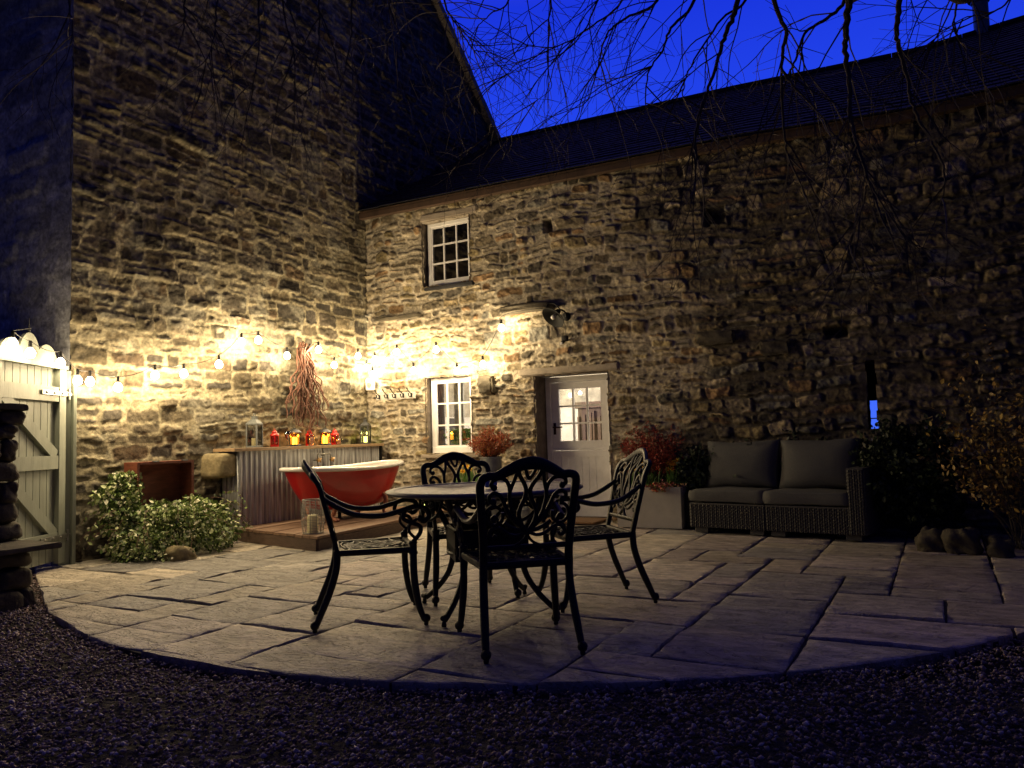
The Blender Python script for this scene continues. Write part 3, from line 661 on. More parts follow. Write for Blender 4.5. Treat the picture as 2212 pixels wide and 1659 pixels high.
# ==================================================================  CAST ALUMINIUM CHAIRS
def make_chair(label):
    t = thing('garden_chair', label, 'chair', group='cast metal chairs around the garden table')
    def P(x, y, z): return Vector((x, y, z))
    tilt = lambda h: -.205-.25*max(h-.44, 0)-.70*max(h-.80, 0)**1.2      # y of the back at height h
    for sx in (-1, 1):
        # rear leg
        pts = bez([P(sx*.235, -.325, .03), P(sx*.232, -.30, .09), P(sx*.224, -.245, .22), P(sx*.218, -.21, .34), P(sx*.215, -.205, .44)], 5)
        mb = MB().tube(pts, [.016+.005*min(i/8, 1) for i in range(len(pts))], 8); mb.ball((sx*.236, -.33, .038), .026, 8); mb.lathe([(.012, 0), (.014, .01), (.010, .03)], 8, c=(sx*.236, -.33, 0))
        mb.build('rear_leg', M['iron'], t, smooth=True, world=False, angle=50)
        pts = bez([P(sx*.27, .275, .03), P(sx*.262, .245, .12), P(sx*.252, .225, .26), P(sx*.25, .222, .40), P(sx*.25, .222, .465)], 5)
        mb = MB().tube(pts, [.016+.005*min(i/8, 1) for i in range(len(pts))], 8); mb.ball((sx*.272, .285, .038), .026, 8); mb.lathe([(.012, 0), (.014, .01), (.010, .03)], 8, c=(sx*.272, .285, 0))
        mb.lathe([(.025, .40), (.027, .41), (.022, .42), (.022, .455), (.027, .465), (.02, .475)], 10, c=(sx*.25, .222, 0))
        mb.build('front_leg', M['iron'], t, smooth=True, world=False, angle=50)
        # arm: sweeps down from the back, forward, and curls over the front leg
        a = bez([P(sx*.222, tilt(.74)-.0, .74), P(sx*.235, -.20, .685), P(sx*.25, -.10, .640), P(sx*.262, .04, .628), P(sx*.272, .15, .65), P(sx*.278, .235, .672), P(sx*.28, .295, .655), P(sx*.28, .312, .615), P(sx*.28, .285, .588), P(sx*.28, .258, .600)], 6)
        mb = MB().tube(a, [.0125]*4+[.0155]*(len(a)-8)+[.013]*4, 8, flat=1.15); mb.ball((sx*.28, .262, .603), .02, 8)
        b = bez([P(sx*.252, .222, .47), P(sx*.262, .262, .52), P(sx*.27, .258, .56), P(sx*.272, .20, .585), P(sx*.272, .165, .61), P(sx*.272, .175, .65)], 6)
        mb.tube(b, .013, 8); b = bez([P(sx*.255, .235, .49), P(sx*.264, .20, .53), P(sx*.27, .205, .57), P(sx*.275, .245, .60)], 5); mb.tube(b, .009, 7)
        mb.build('arm', M['iron'], t, smooth=True, world=False, angle=50)
    # seat
    mb = MB()
    cor = [(-.215, -.20), (.215, -.20), (.25, .222), (-.25, .222)]
    for i in range(4):
        p, q = cor[i], cor[(i+1) % 4]; mb.ribbon([(p[0], p[1], .425), (q[0], q[1], .425)], .032, .034, (0, 0, 1))
    mb.build('seat_frame', M['iron'], t, smooth=True, world=False, angle=40)
    mb = MB()
    def lim(p):
        x, y = p; w_ = .215+.035*(y+.20)/.422-.008
        return (max(-w_, min(w_, x)), max(-.19, min(.212, y)))
    fans = []
    for k in range(13):
        a = R(8+k*13.7) if k else R(8)
        for sgn in (1,):
            c, s_ = math.cos(a), math.sin(a); L_ = .40
            q = []
            for i in range(9):
                tt = i/8; w_ = .022*math.sin(tt*PI*2+(k % 2)*PI)
                q.append(lim((c*L_*tt-s_*w_, -.17+s_*L_*tt+c*w_)))
            fans.append(q)
    for k in range(9):
        a = R(200+k*17.5); q = []
        for i in range(8):
            tt = i/7; w_ = .018*math.sin(tt*PI*2+(k % 2)*PI); q.append(lim((math.cos(a)*.36*tt-math.sin(a)*w_, .19+math.sin(a)*.36*tt+math.cos(a)*w_)))
        fans.append(q)
    for q in fans:
        q = [p for i, p in enumerate(q) if i == 0 or (p[0]-q[i-1][0])**2+(p[1]-q[i-1][1])**2 > 1e-5]
        if len(q) > 2: mb.ribbon([(x, y, .432+.004*(i % 2)) for i, (x, y) in enumerate(q)], .0115, .010, (0, 0, 1))
    for cx, cy_, r_ in ((0, .02, .05), (-.11, .05, .035), (.11, .05, .035), (-.1, -.1, .03), (.1, -.1, .03)):
        mb.ribbon([(cx+r_*math.cos(2*PI*i/14), cy_+r_*1.3*math.sin(2*PI*i/14), .4345) for i in range(15)], .010, .010, (0, 0, 1))
    mb.build('seat', M['iron'], t, smooth=True, world=False, angle=40)
    # back
    mb = MB()
    def B(x, h): return P(x, tilt(h), h)
    half = [(.215, .44), (.218, .55), (.228, .68), (.236, .78), (.238, .825), (.228, .856), (.200, .868), (.172, .866), (.150, .872), (.12, .888), (.08, .908), (.04, .922), (0, .927)]
    path = [B(-x, h) for x, h in half]+[B(x, h) for x, h in half[::-1][1:]]
    path = bez(path, 3); mb.ribbon(path, [.040+.024*max(0, 1-abs(i/(len(path)-1)-.5)/.22) for i in range(len(path))], .026, (0, 1, 0))
    mb.build('back_frame', M['iron'], t, smooth=True, world=False, angle=60)
    mb = MB()
    def cv(pts, w=.017, close=False):
        for sx in (1, -1):
            mb.ribbon(bez([B(sx*x, h) for x, h in pts], 4), w*1.05, .014+.001*sx, (0, 1, 0))
    cv([(.062, .905), (.048, .865), (.022, .825), (.010, .79), (.018, .75), (.036, .71), (.044, .675), (.030, .63), (.004, .588)], .020)
    cv([(.030, .912), (.014, .870), (.0, .850)], .016); cv([(.062, .905), (.072, .85), (.088, .80), (.092, .76), (.080, .70), (.055, .645), (.018, .60)], .018)
    cv([(.090, .785), (.098, .82), (.118, .848), (.150, .855), (.178, .845), (.186, .822), (.170, .808)], .018); mb.ball(B(.17, .812), .017, 8); mb.ball(B(-.17, .812), .017, 8)
    cv([(.012, .60), (.050, .63), (.088, .672), (.112, .72), (.134, .765), (.165, .785), (.190, .770), (.186, .742), (.168, .738)], .019); mb.ball(B(.172, .742), .018, 8); mb.ball(B(-.172, .742), .018, 8)
    ring = [(.165+.042*math.cos(a), .675+.048*math.sin(a)) for a in [R(100-i*33) for i in range(10)]]
    cv(ring, .016); cv([(.150, .632), (.150, .655), (.165, .672), (.178, .66), (.170, .645)], .013); mb.ball(B(.170, .652), .014, 8); mb.ball(B(-.170, .652), .014, 8)
    cv([(.222, .70), (.205, .69)], .016); cv([(.006, .592), (.045, .598), (.085, .615), (.118, .640)], .018)
    cv([(.008, .585), (.05, .570), (.09, .578), (.12, .60), (.15, .615), (.180, .605), (.19, .58), (.172, .565), (.158, .58)], .016)
    cv([(0, .59), (.012, .555), (.04, .53), (.075, .515)], .014); cv([(.20, .60), (.218, .59)], .013)
    mb.ribbon([B(-.217, .513), B(.217, .513)], .026, .018, (0, 1, 0))
    mb.build('back_tracery', M['iron'], t, smooth=True, world=False, angle=60)
    return t
ch0 = make_chair('chair nearest the camera, its back to us, in dark silhouette')
def put(c, rear, d, label):
    d = Vector((d[0], d[1], 0)).normalized(); p = Vector((rear[0], rear[1], 0))+d*.33
    c.location = p; c.rotation_euler = (0, 0, math.atan2(d.y, d.x)-PI/2); c['label'] = label
put(ch0, (5.48, -5.39), (-.66, .75), 'chair nearest the camera, its back to us, in dark silhouette')
put(copy_tree(ch0), (3.96, -5.255), (.73, .68), 'chair left of the table seen in profile in front of the red bath')
put(copy_tree(ch0), (5.45, -3.85), (-.73, -.68), 'chair right of the table, its lit back facing the white planter trough')
put(copy_tree(ch0), (4.12, -3.98), (.7, -.7), 'chair on the far side of the table facing us below the lit window')
# ------------------------------------------------------------------ table
TX, TY = 4.72, -4.56
tb = thing('garden_table', 'round cast metal garden table with patterned top and curved legs', 'table', (TX, TY, 0))
def tt_mat():
    m = bpy.data.materials.new('table_lattice'); nt, N, L = nodes(m); b = N['Principled BSDF']; b.inputs['Roughness'].default_value = .5; b.inputs['Specular IOR Level'].default_value = .4
    tc = N.new('ShaderNodeTexCoord'); v = N.new('ShaderNodeTexVoronoi'); v.feature = 'DISTANCE_TO_EDGE'; v.inputs['Scale'].default_value = 15; L.new(tc.outputs['Object'], v.inputs['Vector'])
    r = N.new('ShaderNodeValToRGB'); r.color_ramp.elements[0].position = .24; r.color_ramp.elements[1].position = .32; r.color_ramp.elements[0].color = (.34, .30, .26, 1); r.color_ramp.elements[1].color = (.02, .018, .016, 1)
    L.new(v.outputs['Distance'], r.inputs[0]); L.new(r.outputs[0], b.inputs['Base Color'])
    bp = N.new('ShaderNodeBump'); bp.inputs['Distance'].default_value = .006; bp.invert = True; L.new(v.outputs['Distance'], bp.inputs['Height']); L.new(bp.outputs[0], b.inputs['Normal']); return m
mb = MB().lathe([(.555, .737), (.555, .742), (.0, .742)], 64, c=(TX, TY, 0)); mb.build('table_top', tt_mat(), tb)
mb = MB().lathe([(.53, .715), (.595, .722), (.612, .733), (.610, .742), (.590, .750), (.565, .749), (.556, .744), (.548, .738), (.53, .735)], 64, c=(TX, TY, 0)); mb.build('table_rim', M['tabletop'], tb, smooth=True)
mb = MB().tube([(TX+.40*math.cos(2*PI*i/40), TY+.40*math.sin(2*PI*i/40), .705) for i in range(40)], .014, 8, closed=True); mb.tube([(TX+.235*math.cos(2*PI*i/32), TY+.235*math.sin(2*PI*i/32), .36) for i in range(32)], .012, 8, closed=True)
mb.build('leg_ring', M['iron'], tb, smooth=True)
for k in range(4):
    a = R(-90+90*k+0); d = Vector((math.cos(a), math.sin(a), 0)); c = Vector((TX, TY, 0))
    pts = bez([c+d*r_+Vector((0, 0, z_)) for r_, z_ in ((.42, .72), (.38, .64), (.31, .54), (.26, .44), (.245, .34), (.28, .22), (.36, .12), (.44, .055), (.475, .035))], 5)
    mb = MB().tube(pts, [.022-.006*(i/len(pts)) for i in range(len(pts))], 8); mb.tube([c+d*.465+Vector((0, 0, .045)), c+d*.495+Vector((0, 0, .05))], [.022, .014], 8); mb.lathe([(.014, 0), (.015, .012), (.010, .03)], 8, c=(c+d*.478)[:])
    mb.build('leg', M['iron'], tb, smooth=True, angle=50)
    # scroll apron between two legs
    a2 = a+PI/4; mb = MB()
    for sg in (1, -1):
        q = []
        for an, r_, z_ in ((a2+sg*R(38), .40, .70), (a2+sg*R(33), .40, .62), (a2+sg*R(20), .40, .575), (a2+sg*R(8), .40, .585), (a2+sg*R(2), .40, .625), (a2-sg*R(5), .40, .66), (a2-sg*R(12), .40, .70)):
            q.append((TX+r_*math.cos(an), TY+r_*math.sin(an), z_))
        mb.tube(bez(q, 5), .010, 7)
        q = [(TX+.40*math.cos(a2+sg*R(x_)), TY+.40*math.sin(a2+sg*R(x_)), z_) for x_, z_ in ((10, .70), (16, .665), (24, .655), (28, .675), (24, .69), (20, .682))]
        mb.tube(bez(q, 5), .008, 7)
    mb.build('scroll_apron', M['iron'], tb, smooth=True)
# black perforated fire box hung within the legs
bx = MB(); w = .215
Mx = Matrix.Translation((TX, TY, 0)) @ Matrix.Rotation(R(41), 4, 'Z')
z0, z1 = .33, .50
for k in range(4):
    Mr = Mx @ Matrix.Rotation(k*PI/2, 4, 'Z')
    bx.box((-w, -w-.006, z0), (w-.003, -w+.002, z0+.04), Mr); bx.box((-w, -w-.006, z0+.075), (w-.003, -w+.002, z1), Mr)
    for i in range(10): bx.box((-w+i*.0426, -w-.005, z0+.04), (-w+i*.0426+.022, -w+.001, z0+.075), Mr)
    bx.box((-w-.012, -w-.014, z1), (w+.004, -w+.008, z1+.012), Mr)
bx.box((-w+.01, -w+.01, z0+.01), (w-.01, w-.01, z0+.02), Mx); bx.box((-w+.012, -w+.012, z1-.035), (w-.012, w-.012, z1-.028), Mx)
bx.build('fire_box', M['blackmetal'], tb)
cp = MB().lathe([(.0, .752), (.034, .752), (.040, .765), (.042, .80), (.038, .815), (.034, .815), (.036, .80), (.034, .765), (.0, .760)], 20, c=(4.80, -4.62, 0)); tag(cp.build('glazed_pot', M['blue'], None, smooth=True), 'small blue glazed pot standing on the patterned table top', 'pot')

# ==================================================================  DECK, BATH, BAR
def quadz(a, b, c, d, z): return [(p[0], p[1], z) for p in (a, b, c, d)]
dk = thing('timber_deck', 'low brown timber deck under the red bath', 'deck', (.9, -1.5, 0))
FL_, FR_, BR_, BL_ = Vector((.28, -2.66)), Vector((1.86, -3.01)), Vector((1.56, -.03)), Vector((.06, -.03))
pl = MB(); npk = 12
for i in range(npk):
    a = i/npk+.003; b = (i+1)/npk-.003
    p = [FL_.lerp(FR_, a), FL_.lerp(FR_, b), BL_.lerp(BR_, b), BL_.lerp(BR_, a)]; zz = .14+.002*(i % 3)
    ns_ = 1
    q = quadz(*p, zz)+quadz(*p, zz-.026); pl.add(q, [(0, 1, 2, 3), (4, 7, 6, 5), (0, 4, 5, 1), (1, 5, 6, 2), (2, 6, 7, 3), (3, 7, 4, 0)])
pl.build('deck_boards', M['deck'], dk)
def plank(p, q, z0, z1, th, name, m, par):
    p, q = Vector((*p, 0)), Vector((*q, 0)); d = (q-p).normalized(); n = Vector((d.y, -d.x, 0)); mb = MB()
    v = [p, q, q+n*th, p+n*th]; v = [(x.x, x.y, z0) for x in v]+[(x.x, x.y, z1) for x in v]
    mb.add(v, [(0, 3, 2, 1), (4, 5, 6, 7), (0, 1, 5, 4), (1, 2, 6, 5), (2, 3, 7, 6), (3, 0, 4, 7)]); return mb.build(name, m, par)
plank(FL_+Vector((0, .03)), FR_+Vector((-.03, .03)), .0, .112, .022, 'fascia_board', M['deckend'], dk); plank(FR_+Vector((-.028, .03)), BR_+Vector((-.028, 0)), .0, .112, .022, 'fascia_board', M['deckend'], dk)
# bar
bar = thing('outdoor_bar', 'bar counter clad in corrugated iron with a timber top', 'bar', (.2, -1.4, 0))
n = 240; cs = MB(); y0, y1 = -2.60, -.12; vs = []; fs = []
for i in range(n+1):
    y = y0+(y1-y0)*i/n; x = .30+.009*math.sin(2*PI*(y-y0)/.076)
    for zz in (.13, .985): vs.append((x, y, zz))
    for zz in (.985, .13): vs.append((x-.004, y, zz))
for i in range(n):
    for k in range(4): k2 = (k+1) % 4; fs.append((i*4+k, i*4+4+k, i*4+4+k2, i*4+k2))
cs.add(vs, fs); cs.build('corrugated_front', M['corr'], bar, smooth=True, angle=60)
vs = []; fs = []; n2 = 28; cs = MB()
for i in range(n2+1):
    x = .03+.27*i/n2; y = -2.605+.009*math.sin(2*PI*x/.076)
    vs += [(x, y, .02), (x, y, .985), (x, y+.004, .985), (x, y+.004, .02)]
for i in range(n2):
    for k in range(4): k2 = (k+1) % 4; fs.append((i*4+k, i*4+4+k, i*4+4+k2, i*4+k2))
cs.add(vs, fs); cs.build('corrugated_end', M['corr'], bar, smooth=True)
MB().box((.02, -2.72, .987), (.37, -.10, 1.022), bev=.003).build('counter_top', M['oak'], bar)
MB().box((.24, -.118, .13), (.325, -.09, .986)).build('end_post', M['blackmetal'], bar)
tp = MB()
tp.tube([(.315, -1.30, .90), (.35, -1.30, .90), (.37, -1.30, .89)], .009, 8)
tp.tube([(.37, -1.42, .80), (.37, -1.42, .90), (.37, -1.405, .915), (.37, -1.20, .915), (.37, -1.185, .90), (.37, -1.185, .76)], .0105, 10); tp.tube([(.33, -1.3, 1.02), (.345, -1.3, .96), (.37, -1.30, .92)], .008, 8)
tp.tube([(.30, -1.42, .84), (.37, -1.42, .84), (.38, -1.42, .76)], .010, 8)
T1 = tp.build('tap_pipe', M['galv'], bar, smooth=True)
for y in (-1.42, -1.185):
    w_ = MB(); w_.lathe([(.02, -.02), (.02, .02), (.012, .03)], 10, Matrix.Translation((.385, y, .84)) @ Matrix.Rotation(PI/2, 4, 'Y'))
    for a in range(4): w_.tube([(.405, y, .84), (.405, y+.035*math.cos(a*PI/2+.6), .84+.035*math.sin(a*PI/2+.6))], [.006, .008], 7)
    w_.build('tap_handle', M['brass'], T1, smooth=True)
# bath
bt = thing('bath_tub', 'red roll top bath with white rim and clawed feet on the deck', 'bath', (.95, -1.45, 0))
pA, pB = Vector((.76, -2.36)), Vector((.98, -.60)); ax = (pB-pA); Lh = ax.length/2; ax.normalize(); nx = Vector((ax.y, -ax.x)); mid = (pA+pB)/2
def rimz(s): return .735+.045*s*s*(1 if s > 0 else .55)+.0*s
def tubpt(t, lv, inn=0.):
    """t angle, lv 0 bottom .. 1 rim"""
    c, s_ = math.cos(t), math.sin(t); sc_ = math.copysign(abs(c)**.8, c); ss = math.copysign(abs(s_)**.8, s_)
    k = lv**.55
    L_ = (.47+(Lh-.05-.47)*k)-inn; W_ = (.20+(.34-.20)*k)-inn
    s0 = sc_*L_; z_ = .285+inn+(rimz(sc_)-.285-inn)*lv
    if lv == 0: z_ = .285+inn
    p = mid+ax*(s0+.03*(1-k))+nx*ss*W_; return Vector((p.x, p.y, z_))
nu = 56
def shell(inn, lvs, cap=True):
    vs = []; fs = []
    for lv in lvs:
        for i in range(nu): vs.append(tubpt(2*PI*i/nu, lv, inn))
    for j in range(len(lvs)-1):
        for i in range(nu): i2 = (i+1) % nu; fs.append((j*nu+i, j*nu+i2, (j+1)*nu+i2, (j+1)*nu+i))
    fs.append(tuple(range(nu))[::-1]); return vs, fs
lv = [0, .02, .06, .12, .2, .3, .42, .55, .7, .85, 1.]
# rounded belly: pull in the lowest ring
vs, fs = shell(0, lv); vs = [Vector((v.x, v.y, v.z)) for v in vs]
for i in range(nu): c_ = mid; v = vs[i]; vs[i] = Vector((c_.x+(v.x-c_.x)*.72, c_.y+(v.y-c_.y)*.72, v.z-.02))
MB().add(vs, fs).build('tub_body', M['red'], bt, smooth=True)
vs, fs = shell(.022, lv); MB().add(vs, [f[::-1] for f in fs]).build('tub_lining', M['enamel'], bt, smooth=True)
rim = []
for i in range(nu*2):
    t = 2*PI*i/(nu*2); p = tubpt(t, 1); o_ = Vector((p.x-mid.x, p.y-mid.y, 0)).normalized(); rim.append(p+o_*.012+Vector((0, 0, .004)))
MB().tube(rim, .026, 10, flat=1.5, closed=True).build('rolled_rim', M['enamel'], bt, smooth=True)
for sa, sb in ((-.38, 1), (-.38, -1), (.42, 1), (.42, -1)):
    p = mid+ax*sa+nx*sb*.21; o_ = (nx*sb); X = lambda r_, z_: Vector((p.x+o_.x*r_, p.y+o_.y*r_, z_))
    mb = MB().tube(bez([X(-.02, .44), X(.035, .38), (X(.045, .31)), X(.015, .24), X(.0, .20), X(.03, .168), X(.075, .162)], 5), [.012]*3+[.030]*9+[.026]*6+[.018]*6+[.024]*7, 9)
    for g_ in (-1, 0, 1): q = X(.075, .158); mb.ball((q.x+ax.x*g_*.020, q.y+ax.y*g_*.020, .158), .016, 8)
    for g_ in (-1, 1): mb.tube([X(.02, .40), X(.02, .40)+Vector((ax.x*g_*.05, ax.y*g_*.05, .03)), X(-.01, .40)+Vector((ax.x*g_*.075, ax.y*g_*.075, .015))], [.02, .014, .006], 7)
    mb.build('claw_foot', M['claw'], bt, smooth=True)
MB().lathe([(.02, .14), (.02, .29)], 10, c=(mid.x-.1, mid.y, 0)).build('waste_pipe', M['blackmetal'], bt)
# wicker-wire candle holder
wx, wy = 1.60, -2.80
wh = thing('wire_candle_holder', 'wide wire basket lantern on the deck corner with a cream candle inside', 'candle holder', (wx, wy, .14))
mb = MB()
for k in range(21):
    zz = .155+k*.0155; r_ = .098+.018*math.sin(PI*min(1, (k+2)/23)); r_ = min(r_, .114)
    mb.tube([(wx+r_*math.cos(2*PI*i/24), wy+r_*math.sin(2*PI*i/24), zz+.002*math.sin(i*5+k)) for i in range(24)], .0022, 4, closed=True)
for k in range(12):
    a = 2*PI*k/12; mb.tube([(wx+r_*math.cos(a), wy+r_*math.sin(a), zz) for r_, zz in ((.100, .145), (.114, .25), (.114, .36), (.103, .478))], .0032, 5)
mb.tube([(wx+.104*math.cos(2*PI*i/24), wy+.104*math.sin(2*PI*i/24), .48) for i in range(24)], .006, 6, closed=True)
for sg in (1, -1): mb.tube([(wx-.112, wy-.0+sg*.02, .26), (wx-.125, wy+sg*.012, .235), (wx-.125, wy, .225)], .004, 5)
mb.build('wire_basket', M['wire'], wh, smooth=True)
MB().lathe([(.105, .144), (.105, .15), (.0, .152)], 24, c=(wx, wy, 0)).build('base_plate', M['wire'], wh)
cd = thing('pillar_candle', 'unlit cream pillar candle inside the wire basket', 'candle', (wx+.01, wy-.02, .15))
MB().lathe([(.055, .153), (.056, .30), (.050, .325), (.03, .335), (.0, .325)], 20, c=(wx+.015, wy-.02, 0)).build('wax', M['wax'], cd, smooth=True, angle=50); MB().tube([(wx+.015, wy-.02, .325), (wx+.016, wy-.02, .345)], .002, 5).build('wick', M['blackmetal'], cd)

# ==================================================================  BAR TOP THINGS
def light(name, loc, energy, col, rad, par=None, shadow=True):
    l = bpy.data.lights.new(name, 'POINT'); l.energy = energy; l.color = col; l.shadow_soft_size = rad
    o = bpy.data.objects.new(name, l); C.objects.link(o)
    if par is not None:
        off = Vector((0, 0, 0)); p = par
        while p is not None: off += Vector(p.location); p = p.parent
        o.parent = par; o.location = Vector(loc)-off
    else: o.location = loc
    return o
BT = 1.023
def tall_lantern(x, y, z, h, w, label, m, lit, rz=0):
    t = thing('lantern', label, 'lantern', (x, y, z), rz, group='lanterns in the courtyard'); hw = w/2; b = h*.66
    f = MB().box((-hw-.008, -hw-.008, 0), (hw+.008, hw+.008, .022), bev=.002)
    for sx in (-1, 1):
        for sy in (-1, 1): f.box((sx*hw-.008, sy*hw-.008, .022), (sx*hw+.008, sy*hw+.008, b))
    f.box((-hw-.010, -hw-.010, b), (hw+.010, hw+.010, b+.018), bev=.002)
    F_ = f.build('lantern_frame', m, t, world=False)
    r = MB(); q = [(-hw-.006, -hw-.006, b+.018), (hw+.006, -hw-.006, b+.018), (hw+.006, hw+.006, b+.018), (-hw-.006, hw+.006, b+.018)]; k = hw*.5; q += [(-k, -k, h*.82), (k, -k, h*.82), (k, k, h*.82), (-k, k, h*.82)]
    r.add(q, [(3, 2, 1, 0), (4, 5, 6, 7), (0, 1, 5, 4), (1, 2, 6, 5), (2, 3, 7, 6), (3, 0, 4, 7)]); r.box((-k*.8, -k*.8, h*.82), (k*.8, k*.8, h*.90), bev=.002); r.box((-k, -k, h*.90), (k, k, h*.92)); r.tube([(0, -.02, h*.92), (0, -.02, h*.97), (0, 0, h), (0, .02, h*.97), (0, .02, h*.92)], .004, 6)
    r.build('lantern_cap', m, t, world=False)
    g = MB()
    for k in range(4):
        Mr = Matrix.Rotation(k*PI/2, 4, 'Z'); nn = 8
        for i in range(1, nn):       # fine lattice in the upper pane
            xx = -hw+.008+(w-.016)*i/nn; g.tube([Mr @ Vector((xx, -hw, b*.45)), Mr @ Vector((xx, -hw, b))], .0011, 4)
            zz = b*.45+(b*.55)*i/nn; g.tube([Mr @ Vector((-hw+.008, -hw, zz)), Mr @ Vector((hw-.008, -hw, zz))], .0011, 4)
    g.build('lattice', m, t, world=False)
    g = MB()
    for k in range(4): Mr = Matrix.Rotation(k*PI/2, 4, 'Z'); g.box((-hw+.009, -hw-.0015, .023), (hw-.009, -hw+.0015, b-.001), Mr)
    g.build('glass_pane', M['jar'], t, world=False)
    c = thing('candle_inside', label, 'candle', (x, y, z+.022)); c['label'] = 'candle in the '+' '.join(label.split()[:12]); c['category'] = 'candle'; c['group'] = 'candles inside lanterns'; c.name = 'candle'
    MB().lathe([(w*.27, .0), (w*.27, h*.22), (.0, h*.215)], 18).build('wax', M['led'] if lit else M['wax'], c, world=False)
    if lit: light('candle_light', (x, y, z+.15), lit, (1, .92, .22), .03, c)
    return t
tall_lantern(.20, -2.28, BT, .40, .125, 'tall grey unlit lantern at the left end of the bar', M['lanterngrey'], 0, R(18))
tall_lantern(.19, -.28, BT, .37, .105, 'tall black lantern with a green glow at the right end of the bar', M['lantern'], 1.6, R(22))
tall_lantern(1.36, -.50, .145, .30, .10, 'small black lantern glowing green on the far deck corner', M['lantern'], .8, R(25))
def hex_lantern(x, y, z, label):
    t = thing('lantern', label, 'lantern', (x, y, z), R(20), group='lanterns in the courtyard'); r0 = .066
    f = MB().lathe([(r0+.022, 0), (r0+.022, .012), (r0+.006, .022)], 6)
    P_ = [(r0*math.cos(R(60*k)), r0*math.sin(R(60*k))) for k in range(6)]
    for k in range(6):
        p, q = P_[k], P_[(k+1) % 6]; f.tube([(p[0], p[1], .02), (p[0], p[1], .165)], .0045, 5)
        m_ = ((p[0]+q[0])/2, (p[1]+q[1])/2); f.tube(bez([(p[0], p[1], .11), ((p[0]*2+m_[0])/3, (p[1]*2+m_[1])/3, .14), (m_[0], m_[1], .163)], 3), .0022, 4); f.tube(bez([(q[0], q[1], .11), ((q[0]*2+m_[0])/3, (q[1]*2+m_[1])/3, .14), (m_[0], m_[1], .163)], 3), .0022, 4)
        f.tube([(m_[0], m_[1], .163), (m_[0]*.98, m_[1]*.98, .10)], .0018, 4)
    f.build('lantern_frame', M['lantern'], t, world=False)
    MB().lathe([(.060, .160), (.088, .164), (.090, .170), (.072, .188), (.050, .205), (.024, .214), (.022, .222), (.0, .224)], 18).build('lantern_cap', M['lantern'], t, smooth=True, world=False, angle=40)
    MB().tube([(0, -.02, .222), (0, -.022, .240), (0, 0, .252), (0, .022, .240), (0, .02, .222)], .003, 6).build('carry_ring', M['lantern'], t, world=False)
    g = MB()
    for k in range(6): p, q = P_[k], P_[(k+1) % 6]; g.add([(p[0]*.97, p[1]*.97, .022), (q[0]*.97, q[1]*.97, .022), (q[0]*.97, q[1]*.97, .16), (p[0]*.97, p[1]*.97, .16), (p[0]*.95, p[1]*.95, .022), (q[0]*.95, q[1]*.95, .022), (q[0]*.95, q[1]*.95, .16), (p[0]*.95, p[1]*.95, .16)], [(0, 1, 2, 3), (5, 4, 7, 6)])
    g.build('glass_pane', glass('amber_glass', (1, .78, .42), .08), t, world=False)
    c = thing('candle', 'lit candle in the '+label, 'candle', (x, y, z+.022), group='candles inside lanterns'); MB().lathe([(.029, 0), (.029, .085), (.02, .092), (.0, .085)], 16).build('wax', M['candle'], c, world=False)
    light('candle_light', (x, y, z+.125), 2.2, (1, .52, .12), .02, c)
hex_lantern(.20, -1.64, BT, 'black arched lantern with a lit candle beside the red drink glass')
hex_lantern(.20, -1.10, BT, 'black arched lantern with a lit candle above the bath tap')
def red_lantern(x, y, label):
    t = thing('lantern', label, 'lantern', (x, y, BT), group='small red lanterns on the bar')
    MB().lathe([(.052, 0), (.052, .018), (.044, .024)], 18).build('base', M['redmetal'], t, smooth=True, world=False, angle=40)
    MB().lathe([(.044, .024), (.048, .06), (.048, .11), (.042, .130)], 18).build('glass_body', M['redglass'], t, smooth=True, world=False)
    f = MB()
    for k in range(6): a = R(60*k+15); f.tube([(.050*math.cos(a), .050*math.sin(a), .018), (.050*math.cos(a), .050*math.sin(a), .132)], .005, 5)
    f.build('lantern_frame', M['redmetal'], t, world=False)
    MB().lathe([(.050, .128), (.058, .134), (.056, .142), (.040, .158), (.030, .164), (.030, .170), (.034, .174), (.026, .190), (.010, .198), (.008, .206), (.0, .208)], 18).build('lantern_cap', M['redmetal'], t, smooth=True, world=False, angle=40)
    MB().tube([(0, -.014, .198), (0, -.014, .214), (0, 0, .222), (0, .014, .214), (0, .014, .198)], .002, 5).build('carry_ring', M['redmetal'], t, world=False)
red_lantern(.20, -1.97, 'small red lantern nearest the tall grey lantern')
red_lantern(.11, -1.29, 'small red lantern half hidden behind the sea shell jar')
red_lantern(.17, -.885, 'small red lantern furthest right, behind the amber jar')
t = thing('cocktail_glass', 'stemmed glass of red drink on the bar', 'glass', (.27, -1.83, BT))
MB().lathe([(.032, 0), (.030, .003), (.004, .008), (.003, .06), (.006, .075), (.024, .105), (.036, .15), (.037, .185), (.0355, .185), (.034, .15)], 20).build('bowl', M['jar'], t, smooth=True, world=False)
MB().lathe([(.004, .080), (.020, .105), (.031, .142), (.0, .142)], 18).build('drink', glass('red_drink', (.75, .08, .04), .1), t, smooth=True, world=False)
t = thing('shell_jar', 'clear lidded jar of pale shells on the bar between the lit lanterns', 'jar', (.27, -1.42, BT))
MB().lathe([(.036, 0), (.040, .006), (.040, .10), (.030, .118), (.030, .128)], 20).build('jar_body', M['jar'], t, smooth=True, world=False, angle=50)
MB().lathe([(.034, .128), (.034, .136), (.014, .146), (.012, .152), (.018, .165), (.012, .180), (.0, .184)], 16).build('stopper', M['jar'], t, smooth=True, world=False, angle=50)
sh = MB(); rq = random.Random(5)
for k in range(60): a = rq.uniform(0, 2*PI); r_ = rq.uniform(0, .027); sh.ball((r_*math.cos(a), r_*math.sin(a), .012+k*.00155), rq.uniform(.006, .010), 6, sz=rq.uniform(.5, 1))
